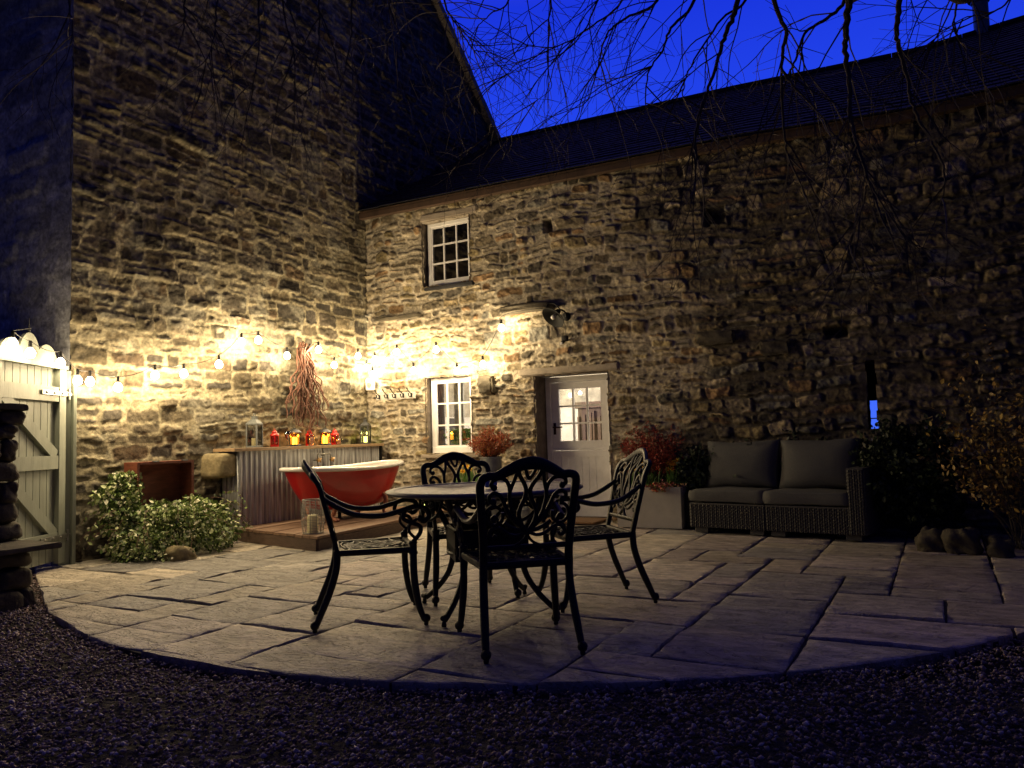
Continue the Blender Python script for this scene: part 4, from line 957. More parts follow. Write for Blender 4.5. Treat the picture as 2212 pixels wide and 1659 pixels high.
sh.build('shells', mat('sea_shells', (.62, .42, .34), .5, noise=(30, .7, 1.2)), t, smooth=True, world=False)
t = thing('amber_jar', 'round clear jar of amber potpourri on the bar before a red lantern', 'jar', (.28, -.93, BT))
MB().lathe([(.024, 0), (.038, .012), (.044, .045), (.040, .08), (.028, .098), (.030, .112)], 20).build('jar_body', M['jar'], t, smooth=True, world=False)
sh = MB()
for k in range(36): a = rq.uniform(0, 2*PI); r_ = rq.uniform(0, .026); sh.ball((r_*math.cos(a), r_*math.sin(a), .015+k*.0015), rq.uniform(.006, .011), 6, sz=.5)
sh.build('potpourri', mat('potpourri', (.55, .22, .08), .6, noise=(30, .6, 1.3)), t, smooth=True, world=False)
# contorted willow bundle on wall A
wl = thing('willow_bundle', 'bundle of twisted bare willow stems hanging on the wall above the bar', 'branches', (.1, -1.35, 2.3))
rw = random.Random(3)
for k in range(30):
    y = -1.35+rw.uniform(-.10, .10); zt = 2.30+rw.uniform(-.08, .06); yb = -1.35+rw.uniform(-.42, .42); L_ = rw.uniform(.7, 1.06); x = .07+rw.uniform(0, .07); pts = []; ph = rw.uniform(0, 6); n = 22; am = rw.uniform(.012, .03); fq = rw.uniform(2.2, 4.2)
    for i in range(n):
        t = i/(n-1); yy = y+(yb-y)*t**.75; pts.append((x+am*.7*math.cos(ph+fq*2*PI*t*.9)+.02*t, yy+am*math.sin(ph+fq*2*PI*t), zt-L_*t+.03*math.sin(ph+t*9)))
    if rw.random() < .4: pts += [(x+.03, pts[-1][1]+.04*rw.choice((-1, 1)), pts[-1][2]-.01), (x+.03, pts[-1][1]+.07*rw.choice((-1, 1)), pts[-1][2]+.02)]
    m = len(pts); mb = MB().tube(pts, [.0105*(1-.55*i/m)+.0015 for i in range(m)], 6)
    for q in range(3):
        i = rw.randrange(5, n-3); p = Vector(pts[i]); d = Vector((rw.uniform(0, .3), rw.uniform(-1, 1), rw.uniform(-1, -.2))).normalized(); tw = [p]
        for j in range(7): d = (d+Vector((rw.uniform(-.3, .3), rw.uniform(-.6, .6), rw.uniform(-.5, .3)))).normalized(); p = p+d*.025; p.x = max(p.x, .05); tw.append(p.copy())
        mb.tube(tw, [.005*(1-j/9) for j in range(len(tw))], 5)
    mb.build('stem', M['willow'], wl, smooth=True)
# coat rack
cr_ = thing('coat_rack', 'pale wooden coat rack with five black hooks in the corner', 'coat rack', (.55, 0, 1.67))
MB().box((.22, -.075, 1.63), (.90, -.05, 1.72), bev=.004).build('board', M['limestone'], cr_)
for k in range(5):
    x = .285+k*.14; mb = MB().tube(bez([(x, -.078, 1.675), (x, -.11, 1.655), (x, -.135, 1.665), (x, -.145, 1.69)], 4), .007, 7); mb.tube(bez([(x, -.078, 1.69), (x, -.11, 1.71), (x, -.15, 1.735), (x, -.175, 1.765)], 4), .007, 7); mb.ball((x, -.177, 1.768), .012, 8); mb.ball((x, -.145, 1.694), .011, 8); mb.box((x-.014, -.082, 1.65), (x+.014, -.076, 1.71), bev=.003)
    mb.build('hook', M['blackmetal'], cr_, smooth=True, angle=50)
vt = thing('alarm_sounder', 'small square white sounder box with round grille in the corner', 'sounder', (.11, 0, 1.86))
MB().box((.05, -.10, 1.78), (.19, -.045, 1.95), bev=.012).build('housing', M['white'], vt, smooth=True, angle=50)
mb = MB()
for k in range(7): w_ = math.sqrt(max(.045**2-(-.039+k*.013)**2, .00005)); zc = 1.865-.039+k*.013; mb.box((.12-w_, -.104, zc-.003), (.12+w_, -.1005, zc+.003))
mb.build('grille', M['lanterngrey'], vt)
# wall lamp
wlp = thing('wall_lamp', 'unlit black barn lamp tilted on the wall above the door', 'lamp', (3.23, 0, 2.53))
mb = MB().lathe([(.055, 0), (.055, .02), (.03, .03), (.0, .032)], 20, Matrix.Translation((3.23, -.04, 2.53)) @ Matrix.Rotation(PI/2, 4, 'X')); mb.build('wall_plate', M['blackmetal'], wlp, smooth=True, angle=40)
axd = Vector((-.28, -.62, -.66)).normalized(); sc0 = Vector((3.17, -.20, 2.56))
mb = MB().tube(bez([(3.23, -.06, 2.53), (3.25, -.10, 2.54), (3.25, -.15, 2.58), (3.20, -.18, 2.60), sc0[:]], 5), .011, 8); mb.tube(bez([(3.22, -.18, 2.59), (3.14, -.19, 2.68), (3.06, -.19, 2.69), (3.04, -.21, 2.64), (3.08, -.24, 2.59)], 5), .007, 7); mb.build('gooseneck_arm', M['blackmetal'], wlp, smooth=True)
Mz = Matrix.Translation(sc0) @ axd.to_track_quat('Z', 'Y').to_matrix().to_4x4()
MB().lathe([(.0, -.05), (.03, -.045), (.034, .0), (.045, .02), (.085, .045), (.150, .075), (.156, .09), (.150, .088), (.083, .052), (.04, .026), (.0, .02)], 28, Mz).build('lamp_shade', mat('lamp_black', (.003, .003, .0035), .7, spec=.12, noise=(30, .8, 1.2)), wlp, smooth=True, angle=60)
MB().lathe([(.014, .02), (.016, .045), (.026, .06), (.030, .08), (.024, .10), (.0, .108)], 18, Mz).build('bulb', M['enamel'], wlp, smooth=True)
pr = thing('motion_sensor', 'small black motion sensor on the wall under the barn lamp', 'sensor', (3.21, 0, 2.24))
mb = MB().box((3.17, -.10, 2.22), (3.25, -.045, 2.29), bev=.008); mb.tube([(3.20, -.08, 2.22), (3.19, -.12, 2.20)], .02, 8); mb.tube(bez([(3.21, -.055, 2.29), (3.215, -.05, 2.38), (3.19, -.052, 2.48), (3.21, -.05, 2.50)], 4), .004, 5); mb.build('sensor_body', M['blackmetal'], pr, smooth=True, angle=50)
MB().box((3.165, -.135, 2.175), (3.20, -.125, 2.205), bev=.004).build('sensor_lens', M['enamel'], pr)
# rusty open box on end against wall A
bxx = thing('wooden_chest', 'rusty brown open chest stood on end against the wall behind the ivy', 'chest', (.16, -3.45, 0))
mb = MB(); y0, y1, z1 = -3.83, -3.17, .915
mb.box((.06, y0, .0), (.085, y1, z1)); mb.box((.085, y0, z1-.025), (.27, y1, z1)); mb.box((.085, y1-.03, .02), (.27, y1, z1-.025)); mb.box((.085, y0, .02), (.27, y0+.025, z1-.025)); mb.box((.085, y0+.025, .0), (.27, y1-.03, .02)); mb.box((.085, y0+.06, .30), (.10, y1-.06, .34)); mb.build('chest_body', M['rust'], bxx)
mb = MB()
for y in (-3.62, -3.28): mb.box((.24, y-.03, z1), (.28, y+.03, z1+.008)); mb.tube([(.275, y-.03, z1), (.275, y+.03, z1)], .006, 6)
mb.build('hinge', M['zinc'], bxx)
# ==================================================================  GATE, POST, DRY STONE PIER
gt_ = thing('garden_gate', 'tall sage green boarded gate with scalloped top and diagonal braces', 'gate', (.12, -4.50, 0))
gd = Vector((.5, -.866, 0)).normalized(); gn = Vector((-gd.y*-1, gd.x*-1, 0)); gn = Vector((.866, .5, 0))
def G(l, z, d=0): return Vector((.12, -4.50, 0))+gd*l+gn*d+Vector((0, 0, z))
def gbox(mb, l0, l1, z0, z1, d0, d1):
    q = [G(l0, z0, d0), G(l1, z0, d0), G(l1, z0, d1), G(l0, z0, d1), G(l0, z1, d0), G(l1, z1, d0), G(l1, z1, d1), G(l0, z1, d1)]
    mb.add(q, [(0, 3, 2, 1), (4, 5, 6, 7), (0, 1, 5, 4), (1, 2, 6, 5), (2, 3, 7, 6), (3, 0, 4, 7)])
def gbar(mb, a, b, w, d0, d1):
    a_, b_ = Vector(a), Vector(b); d = (b_-a_).normalized(); n = Vector((-d.y, d.x))*w/2
    c = [a_-n, b_-n, b_+n, a_+n]; q = [G(p.x, p.y, d0) for p in c]+[G(p.x, p.y, d1) for p in c]
    mb.add(q, [(0, 3, 2, 1), (4, 5, 6, 7), (0, 1, 5, 4), (1, 2, 6, 5), (2, 3, 7, 6), (3, 0, 4, 7)])
W_ = 1.02
mb = MB()
for k in range(10): gbox(mb, .02+k*.1, .02+k*.1+.092, .06, 1.80, -.022, 0)
mb.build('boards', M['sage'], gt_)
mb = MB(); gbox(mb, .0, .10, .04, 1.80, .001, .045); gbox(mb, W_-.10, W_, .04, 1.80, .001, .045); mb.build('stile', M['sage'], gt_)
for z0, z1 in ((1.80, 1.835),): mb = MB(); gbox(mb, -.01, W_+.01, z0, z1, -.035, .06); mb.build('capping_rail', M['sage'], gt_)
for z0, z1 in ((1.50, 1.63), (.89, 1.01), (.22, .32)): mb = MB(); gbox(mb, .101, W_-.101, z0, z1, .0015, .040); mb.build('rail', M['sage'], gt_)
for a, b in (((.13, 1.01), (.88, 1.52)), ((.13, .30), (.88, .89))): mb = MB(); gbar(mb, a, b, .10, .0012, .036); mb.build('brace', M['sage'], gt_)
mb = MB(); prof = []
for i in range(61):
    l = W_*i/60; u_ = l/W_
    h = .02
    for c_, w_, hh in ((.08, .07, .06), (.25, .15, .17), (.50, .15, .245), (.75, .15, .17), (.92, .07, .06)):
        e = 1-((u_-c_)/w_)**2
        if e > 0: h = max(h, hh*math.sqrt(e)*1+0)
    prof.append((l, 1.836+h))
q = [G(l, 1.836, -.012) for l, z_ in prof]+[G(l, z_, -.012) for l, z_ in prof]+[G(l, 1.836, .016) for l, z_ in prof]+[G(l, z_, .016) for l, z_ in prof]; n = 61
mb.add(q, [(i, i+1, n+i+1, n+i) for i in range(60)]+[(2*n+i+1, 2*n+i, 3*n+i, 3*n+i+1) for i in range(60)]+[(n+i, n+i+1, 3*n+i+1, 3*n+i) for i in range(60)])
mb.build('scalloped_top', M['sage'], gt_)
mb = MB().tube([G(.5, 2.07, 0), G(.5, 2.13, 0), G(.5, 2.21, 0)], [.012, .006, .002], 7); mb.ball(G(.5, 2.105, 0)[:], .016, 8); mb.build('finial', M['blackmetal'], gt_)
for z_ in (1.575, .275):
    mb = MB(); gbox(mb, -.02, .38, z_-.02, z_+.02, .046, .054)
    for l in (.08, .2, .32): p = G(l, z_, .055); mb.ball(p[:], .010, 7)
    mb.tube([G(-.035, z_-.05, .05), G(-.035, z_+.05, .05)], .013, 8); gbox(mb, -.07, -.02, z_-.012, z_+.012, .03, .06); mb.build('strap_hinge', M['galv'], gt_)
ps = thing('gate_post', 'square sage green timber post the gate hangs on', 'post', (.06, -4.4, 0))
MB().box((-.02, -4.50, -.05), (.10, -4.395, 1.80), bev=.004).build('post_timber', M['sage'], ps); MB().box((.03, -4.393, -.05), (.135, -4.36, 1.76), bev=.003).build('cover_board', M['sage'], ps)
pw = thing('dry_stone_pier', 'dark dry stone pier with a flat slab bench at the left edge', 'wall', (1.1, -5.6, 0))
def dry(mb, x0, x1, y0, y1, z0, z1, seed, sz=(.10, .2)):
    r_ = random.Random(seed); z_ = z0
    while z_ < z1-.03:
        h = min(r_.uniform(*sz), z1-z_); x = x0
        while x < x1-.04:
            w_ = min(r_.uniform(.2, .42), x1-x)
            y = y0
            while y < y1-.04:
                l_ = min(r_.uniform(.25, .5), y1-y); o = lambda: r_.uniform(-.03, .03)
                rblock(mb, (x+o()*(x == x0 or 1)*.6, y+o()*.6, z_), (x+w_-.008+o()*.9, y+l_-.008+o()*.6, z_+h-.006), .016, r_.randrange(99), 5, 6); y += l_
            x += w_
        z_ += h
mb = MB(); dry(mb, .9, 1.62, -6.1, -5.52, -.08, .36, 5, (.12, .22)); mb.build('lower_stones', M['darkstone'], pw, smooth=True)
mb = MB(); dry(mb, .7, 1.22, -6.0, -5.42, .41, 1.36, 9, (.09, .17)); mb.build('upper_stones', M['darkstone'], pw, smooth=True)
mb = MB(); rough_block(mb, (.85, -6.15, .362), (1.72, -5.42, .405), .008, 3); mb.build('slab_bench', M['darkstone'], pw, smooth=True, angle=50)
mb = MB(); rough_block(mb, (.66, -6.05, 1.365), (1.24, -5.40, 1.41), .008, 4); mb.build('cope_slab', M['darkstone'], pw, smooth=True, angle=50)
# loose stones
def boulder(x, y, r_, sx, sy, sz, label, seed, m='greystone', cat='stone', grp=None):
    if grp: m = 'darkstone'
    else: m = 'corbel'
    mb = MB(); rblock(mb, (x-sx, y-sy, -.03), (x+sx, y+sy, sz), .028, seed, 3.6, 9); o = mb.build('stone', M[m], None, smooth=True); tag(o, label, cat, grp)
boulder(.86, -3.80, .1, .14, .10, .11, 'single mossy stone at the foot of the ivy', 3)
for i, (x, y, a, b, c, lb) in enumerate(((7.10, -1.32, .10, .09, .16, 'angular rock at the left of the row by the shrub'), (7.32, -1.42, .11, .08, .20, 'tall pale rock at the middle of the row by the shrub'), (7.58, -1.45, .09, .09, .15, 'dull rock on the right of the row by the shrub'), (7.72, -4.35, .16, .16, .22, 'large brown rock at the right edge of the patio'), (7.74, -3.75, .15, .14, .20, 'dark rock behind the large brown rock at the right edge'))): boulder(x, y, .1, a, b, c, lb, 40+i, grp='rocks edging the patio on the right')

# ==================================================================  PLANTERS, MAT, SOFA
mt_ = MB().box((2.85, -.34, .012), (3.62, .14, .035), bev=.006); tag(mt_.build('door_mat', M['coir'], None), 'brown coir mat in front of the white door', 'mat')
def trough(x0, x1, y0, y1, h, label, m, dark=False):
    t = thing('planter_trough', label, 'planter', ((x0+x1)/2, (y0+y1)/2, 0), group='planters along the barn wall'); mb = MB(); w_ = .03; k = .03
    for a, b in (((x0, y0, .012), (x1, y0+w_, h)), ((x0, y1-w_, .012), (x1, y1, h)), ((x0, y0+w_, .012), (x0+w_, y1-w_, h-.001)), ((x1-w_, y0+w_, .012), (x1, y1-w_, h-.001))): mb.box(a, b, bev=.004)
    mb.build('trough_body', m, t); MB().box((x0+w_, y0+w_, .02), (x1-w_, y1-w_, h-.05)).build('compost', M['soil'], t); return t
trough(3.98, 4.72, -.50, -.10, .46, 'pale grey trough of daffodils between the door and the sofa', M['limestone'])
trough(1.70, 2.13, -.48, -.08, .44, 'pale trough of daffodils below the lit window', M['limestone'])
trough(4.745, 4.98, -.42, -.06, .40, 'black square planter squeezed between pale trough and sofa', M['blackmetal'])
zx, zy = 2.30, -.42
zt = thing('zinc_planter', 'tall round zinc planter holding the red heather by the window', 'planter', (zx, zy, 0))
MB().lathe([(.105, .0), (.11, .01), (.125, .40), (.135, .80), (.142, .805), (.142, .82), (.13, .82), (.125, .76), (.0, .76)], 28, c=(zx, zy, 0)).build('planter_body', M['zinc'], zt, smooth=True, angle=40)
mb = MB()
for z_ in (.2, .62): mb.tube([(zx+(.118+.02*z_+.003)*math.cos(2*PI*i/28), zy+(.118+.02*z_+.003)*math.sin(2*PI*i/28), z_) for i in range(28)], .005, 6, closed=True)
mb.tube(bez([(zx-.135, zy-.03, .76), (zx-.17, zy-.05, .74), (zx-.165, zy-.05, .66), (zx-.135, zy-.03, .66)], 4), .005, 6); mb.build('hoop', M['zinc'], zt)
# low metal bucket on its side-ish: watering can by the door
wc = thing('watering_can', 'small galvanised watering can standing beside the zinc planter', 'watering can', (2.85, -.62, 0))
MB().lathe([(.085, .012), (.09, .02), (.082, .20), (.06, .22), (.055, .225), (.05, .215)], 20, c=(2.85, -.62, 0)).build('can_body', M['zinc'], wc, smooth=True, angle=40)
MB().tube([(2.93, -.62, .06), (3.00, -.62, .12), (3.08, -.62, .25)], [.018, .013, .010], 8).build('spout', M['zinc'], wc, smooth=True)
MB().tube(bez([(2.78, -.62, .18), (2.74, -.62, .27), (2.82, -.62, .33), (2.90, -.62, .29), (2.90, -.62, .22)], 5), .007, 7).build('handle', M['zinc'], wc, smooth=True)
# sofa, two units
def sofa(ox, oy, wd, ang, arm, label):
    t = thing('sofa_unit', label, 'sofa', (ox, oy, 0), ang, group='wicker sofa units against the barn wall'); dp = .64
    nst = 46
    def weave(x0, x1, y0, y1, z0, z1):
        mb = MB(); n = max(2, int((x1-x0)/.012)); mz = max(2, int((z1-z0)/.013)); mb.box((x0+.006, y0+.006, z0), (x1-.006, y1-.006, z1-.004)); return mb
    def panel(mb, p, d, nrm, L_, z0, z1):
        """woven rounded vertical reeds"""
        n = int(L_/.022)
        for i in range(n):
            c = Vector(p)+Vector(d)*((i+.5)*L_/n)
            q = []
            k = int((z1-z0)/.03)
            for j in range(k*2+1): z_ = z0+(z1-z0)*j/(k*2); off = .0035*(1 if (j+i) % 2 else -1); q.append((c.x+nrm[0]*(off+.004), c.y+nrm[1]*(off+.004), z_))
            mb.tube(q, .0095, 5, cap=False)
    mb = weave(0, wd, 0, dp, .065, .30); panel(mb, (0, 0, 0), (1, 0, 0), (0, -1), wd, .065, .30); panel(mb, (0, dp, 0), (0, -1, 0), (-1, 0), dp, .065, .30); panel(mb, (wd, 0, 0), (0, 1, 0), (1, 0), dp, .065, .30)
    mb.box((-.004, -.012, .295), (wd+.004, dp, .312), bev=.005)
    mb.build('wicker_base', M['wicker'], t, world=False)
    mb = MB().box((.01, dp-.09, .31), (wd-.01, dp-.01, .72)); mb.build('wicker_back', M['wicker'], t, world=False)
    for x in (.03, wd-.17):
        for y in (.03, dp-.12): MB().box((x, y, .008), (x+.14, y+.07, .066), bev=.004).build('leg', M['wicker'], t, world=False)
    def pad(name, a, b, puff, seed, lean=None, corner=.0):
        nx_, nz_ = 18, 14; ax_, ay_, az_ = a; bx_, by_, bz_ = b; vs = []; fs = []
        bm = bmesh.new(); bmesh.ops.create_cube(bm, size=1); bmesh.ops.subdivide_edges(bm, edges=list(bm.edges), cuts=9, use_grid_fill=True)
        for v in bm.verts:
            x, y, z_ = v.co*2
            if lean is None: f = (1-abs(x)**5)*(1-abs(y)**5); z2 = z_*(.80+.20*f) if abs(z_) > .2 else z_; y2, x2 = y*(1-.03*z_*z_), x*(1-.03*z_*z_)
            else: f = ((1-abs(x)**2.6)*(1-abs(z_)**2.6))**.6; y2 = y*(.22+.78*f); z2 = z_*(1-.05*(1-x*x)); x2 = x*(1-.05*(1-z_*z_)); z2 = z2
            v.co = Vector((ax_+(x2+1)/2*(bx_-ax_), ay_+(y2+1)/2*(by_-ay_), az_+(z2+1)/2*(bz_-az_)))
        bm.normal_update(); X = np.array([v.co[:] for v in bm.verts]); nn = fbm(X[:, 0]+seed, X[:, 2]+X[:, 1]*.8, .22, seed, 4, .5)
        for i, v in enumerate(bm.verts):
            v.co += v.normal*float(nn[i])*.018
            if lean is not None: v.co.y += (v.co.z-az_)*lean
        bm.verts.index_update(); mb = MB(); mb.add([v.co.copy() for v in bm.verts], [[v.index for v in f.verts] for f in bm.faces]); bm.free()
        return mb.build(name, M['cushion'], t, smooth=True, world=False)
    x1 = wd-(.0 if not arm else .12)
    pad('seat_cushion', (-.015, -.02, .315), (x1+.012, dp-.10, .455), .03, 3+int(ox*7))
    pad('back_cushion', (-.0, dp-.36, .45), (x1+.0, dp-.10, .94), .1, 8+int(ox*7), lean=.22)
    if arm:
        mb = weave(wd-.115, wd+.02, -.015, dp, .30, .66); panel(mb, (wd-.115, -.015, 0), (1, 0, 0), (0, -1), .135, .067, .66); panel(mb, (wd-.115, dp, 0), (0, -1, 0), (-1, 0), dp, .315, .66); panel(mb, (wd+.02, -.015, 0), (0, 1, 0), (1, 0), dp, .067, .66)
        mb.box((wd-.122, -.022, .655), (wd+.027, dp, .675), bev=.006); mb.build('wicker_arm', M['wicker'], t, world=False)
    return t
an = math.atan2(-.94+.65, 6.56-4.86)
sofa(4.87, -.67, .79, an, False, 'armless wicker sofa unit nearer the planter with brown cushions')
d_ = Vector((math.cos(an), math.sin(an))); p_ = Vector((4.87, -.67))+d_*.805
sofa(p_.x, p_.y, .90, an, True, 'wicker sofa unit with the right arm and brown cushions')

# ==================================================================  PLANTS
def leaves(centres, dirs, size, cols, seed, w=.62, fold=.25, droop=0.):
    """numpy: leaf blades (6 verts, 2 quads folded at the midrib)"""
    r_ = np.random.RandomState(seed); n = len(centres); d = dirs/np.linalg.norm(dirs, axis=1, keepdims=True)
    ref = r_.normal(0, 1, (n, 3)); a = np.cross(d, ref); a /= np.linalg.norm(a, axis=1, keepdims=True); b = np.cross(a, d)
    s = (size*r_.uniform(.6, 1.25, n))[:, None]; c = centres
    v = np.stack([c-d*s*.5, c-d*s*.05+a*s*w*.5+b*s*fold*.3, c+d*s*.30+a*s*w*.36+b*s*fold*.25, c+d*s*.55, c+d*s*.30-a*s*w*.36+b*s*fold*.25, c-d*s*.05-a*s*w*.5+b*s*fold*.3], 1)
    f = np.array([(0, 1, 2, 3), (0, 3, 4, 5)]); F_ = (f[None]+np.arange(n)[:, None, None]*6).reshape(-1, 4)
    pick = np.array(cols)[r_.randint(0, len(cols), n)]*r_.uniform(.75, 1.2, (n, 1))
    return v.reshape(-1, 3), F_, np.repeat(pick, 6, 0)
def join(parts):
    V, F_, Cc = [], [], []; o = 0
    for v, f, c in parts: V.append(v); F_.append(f+o); Cc.append(c); o += len(v)
    return np.concatenate(V), np.concatenate(F_), np.concatenate(Cc)
rp = np.random.RandomState(21)
def blob(c, r, n, shell_=.25, flat=None):
    u = rp.normal(0, 1, (n, 3)); u /= np.linalg.norm(u, axis=1, keepdims=True); k = 1-shell_*rp.rand(n, 1)**1.5*1.0
    bump_ = 1+.16*np.sin(u[:, :1]*7+c[0]*9)*np.cos(u[:, 1:2]*6+2)+.1*np.sin(u[:, 2:]*11)
    p = np.array(c)+u*k*np.array(r)*bump_; return p, u
ivy = thing('ivy_bush', 'low spreading variegated ivy bush spilling over the left of the patio', 'bush', (.6, -3.6, 0))
pc = [(.10, .16, .04), (.20, .29, .08), (.36, .43, .17), (.78, .76, .55), (.06, .10, .03), (.55, .60, .32), (.15, .22, .06)]
P_, D_ = [], []
for c, r_, n in (((.44, -3.46, .10), (.44, .54, .45), 7000), ((.44, -3.16, .06), (.32, .22, .30), 1500), ((.42, -3.92, .08), (.36, .26, .22), 1700), ((.24, -3.96, .40), (.15, .19, .28), 1500), ((.18, -3.90, .66), (.12, .18, .18), 1000), ((.20, -4.10, .60), (.10, .14, .10), 260), ((.60, -4.00, .02), (.34, .18, .12), 450)):
    p, u = blob(c, r_, n, .35); k = (p[:, 2] > .01) & (p[:, 0] > .04); P_.append(p[k]); D_.append(u[k])
p = np.concatenate(P_); u = np.concatenate(D_); u = u*.7+np.array((.25, -.1, -.45))+rp.normal(0, .45, u.shape)
parts = [leaves(p, u, .048, pc, 4)]
stems = MB()
for k in range(46):
    a = rp.uniform(0, 2*PI); q = Vector((.42+.40*math.cos(a), -3.55+.60*math.sin(a), rp.uniform(.2, .55))); d = Vector((math.cos(a)+.2, math.sin(a), rp.uniform(-.1, .7))).normalized(); pts = [q]
    for j in range(9): d = (d+Vector((rp.normal(0, .12), rp.normal(0, .12), -.16))).normalized(); q = q+d*.035; q.x = max(q.x, .06); q.z = max(q.z, .02); pts.append(q.copy())
    stems.tube(pts, .0022, 4); pp = np.array([x[:] for x in pts]); parts.append(leaves(pp+rp.normal(0, .014, pp.shape), rp.normal(0, 1, pp.shape), .042, pc, 50+k))
v, f, c = join(parts); npmesh('foliage', v, f, M['leaf'], ivy, c); stems.build('stems', M['willow'], ivy)
def twiggy(name, label, cat, base, hgt, rad, nst, lsz, cols, seed, stemcol='bark', lean=(0, 0), lf=10, sub=3, curl=.12, group=None, up_=1.):
    r_ = random.Random(seed); rn = np.random.RandomState(seed); t = thing(name, label, cat, base, group=group); st_ = MB(); pts_ = []
    for k in range(nst):
        a = r_.uniform(0, 2*PI); rr = rad*math.sqrt(r_.random()); q = Vector(base)+Vector((r_.uniform(-.06, .06), r_.uniform(-.05, .05), 0)); tgt = Vector(base)+Vector((math.cos(a)*rr+lean[0], math.sin(a)*rr*.7+lean[1], hgt*r_.uniform(.55, 1.0)*(1-.35*(rr/rad)**2))); n = 10; path = []
        for j in range(n+1):
            tt = j/n; p = q.lerp(tgt, tt)+Vector((0, 0, .0)); s_ = math.sin(tt*PI)*.12*hgt; p += Vector((r_.gauss(0, .01), r_.gauss(0, .01), s_*(1-rr/rad)*.5)); path.append(p)
        st_.tube(path, [.0035*(1-.7*j/n)+.0008 for j in range(n+1)], 4); pts_ += path[3:]
        for b in range(sub):
            i = r_.randrange(3, n); p = path[i].copy(); d = Vector((r_.uniform(-1, 1), r_.uniform(-1, 1), r_.uniform(-.1, 1)*up_)).normalized(); pa_ = [p.copy()]
            for j in range(5): d = (d+Vector((r_.gauss(0, curl), r_.gauss(0, curl), .05))).normalized(); p += d*hgt*.05; pa_.append(p.copy())
            st_.tube(pa_, [.0018, .0016, .0014, .0012, .001, .0008], 4); pts_ += pa_[1:]
    st_.build('stems', M[stemcol], t)
    pp = np.array([p[:] for p in pts_ for _ in range(lf)]); pp = pp+rn.normal(0, lsz*.55, pp.shape); pp[:, 1] = np.minimum(pp[:, 1], -.05)
    v, f, c = leaves(pp, rn.normal(0, 1, pp.shape)+np.array((0, 0, .3)), lsz, cols, seed); npmesh('foliage', v, f, M['leaf'], t, c); return t
redc = [(.45, .07, .03), (.55, .14, .04), (.38, .05, .03), (.48, .20, .06), (.30, .16, .05)]
twiggy('heather', 'wispy red and orange heather in the tall zinc planter', 'plant', (zx, zy, .77), .42, .34, 70, .018, redc, 7, 'willow', lf=4, sub=5)
twiggy('berberis_shrub', 'dark red leaved shrub behind the pale trough against the wall', 'shrub', (4.32, -.16, .40), .80, .42, 52, .022, [(.28, .03, .02), (.36, .05, .03), (.22, .03, .02)], 8, 'willow', lf=4, sub=5)
twiggy('winter_shrub', 'sparse shrub with yellow brown leaves at the far right', 'shrub', (7.75, -1.0, 0), 1.75, .75, 30, .045, [(.42, .28, .06), (.34, .20, .05), (.25, .17, .06), (.16, .12, .05)], 9, 'bark', lf=2, sub=6)
dk_ = [(.02, .035, .015), (.03, .045, .02), (.015, .025, .012)]
twiggy('evergreen_shrub', 'dense dark evergreen shrub right beside the sofa arm', 'shrub', (6.98, -.55, 0), 1.15, .42, 60, .05, dk_, 10, 'bark', lf=7, sub=6)
for i, (x, h, lb) in enumerate(((5.28, .98, 'low dark plant peeping over the left back cushion'), (5.95, 1.08, 'curly dark plant behind the right back cushion'), (6.42, 1.04, 'flowering dark plant behind the sofa arm'), (4.82, .9, 'dark leafy plant standing in the black planter'))):
    z0_ = .3 if i == 3 else 0
    twiggy('leafy_plant', lb, 'plant', (x, -.13 if i < 3 else -.24, z0_), h-z0_, .2, 22, .05, dk_+([(.3, .3, .25)] if i == 2 else []), 30+i, 'bark', lf=4, sub=3, group='plants behind the sofa')
def daffs(x0, x1, y0, y1, z, n, label, seed):
    r_ = random.Random(seed); t = thing('daffodils', label, 'flowers', ((x0+x1)/2, (y0+y1)/2, z), group='daffodils in the pale troughs'); lv_ = MB(); fl_ = MB(); tr = MB(); rn = np.random.RandomState(seed)
    for k in range(n):
        x, y = r_.uniform(x0, x1), r_.uniform(y0, y1)
        for j in range(5):
            a = r_.uniform(0, 2*PI); l = r_.uniform(.14, .26); q = [(x, y, z), (x+.02*math.cos(a), y+.02*math.sin(a), z+l*.5), (x+.06*math.cos(a), y+.06*math.sin(a), z+l*.95)]; lv_.ribbon(bez(q, 3), .010, .002, (math.cos(a), math.sin(a), .1))
        if k % 5 < 2:
            h = r_.uniform(.22, .33); X = Vector((x+r_.uniform(-.02, .02), y, z+h)); lv_.tube([(x, y, z), (x, y, z+h*.6), X[:]], .0035, 5)
            d = Vector((r_.uniform(-.6, .6), -1, r_.uniform(-.2, .4))).normalized(); Mq = Matrix.Translation(X) @ d.to_track_quat('Z', 'Y').to_matrix().to_4x4()
            for j in range(6): a = j*PI/3; fl_.add([Mq @ Vector(p) for p in ((0, 0, 0), (.016*math.cos(a-.5), .016*math.sin(a-.5), .004), (.038*math.cos(a), .038*math.sin(a), .010), (.016*math.cos(a+.5), .016*math.sin(a+.5), .004))], [(0, 1, 2, 3)])
            tr.lathe([(.008, 0), (.010, .016), (.016, .024), (.010, .018), (.0, .004)], 10, Mq)
    lv_.build('leaves', mat('daffodil_leaf', (.08, .18, .03), .5, noise=(20, .8, 1.2)), t); fl_.build('petals', mat('daffodil_petal', (.80, .55, .03), .5, noise=(30, .9, 1.1)), t); tr.build('trumpets', mat('daffodil_trumpet', (.85, .42, .02), .5, noise=(30, .9, 1.1)), t)
    return t
daffs(4.05, 4.66, -.42, -.16, .42, 30, 'yellow daffodils in the trough right of the door', 4)
daffs(1.74, 2.10, -.42, -.14, .40, 24, 'yellow daffodils in the trough under the window', 6)
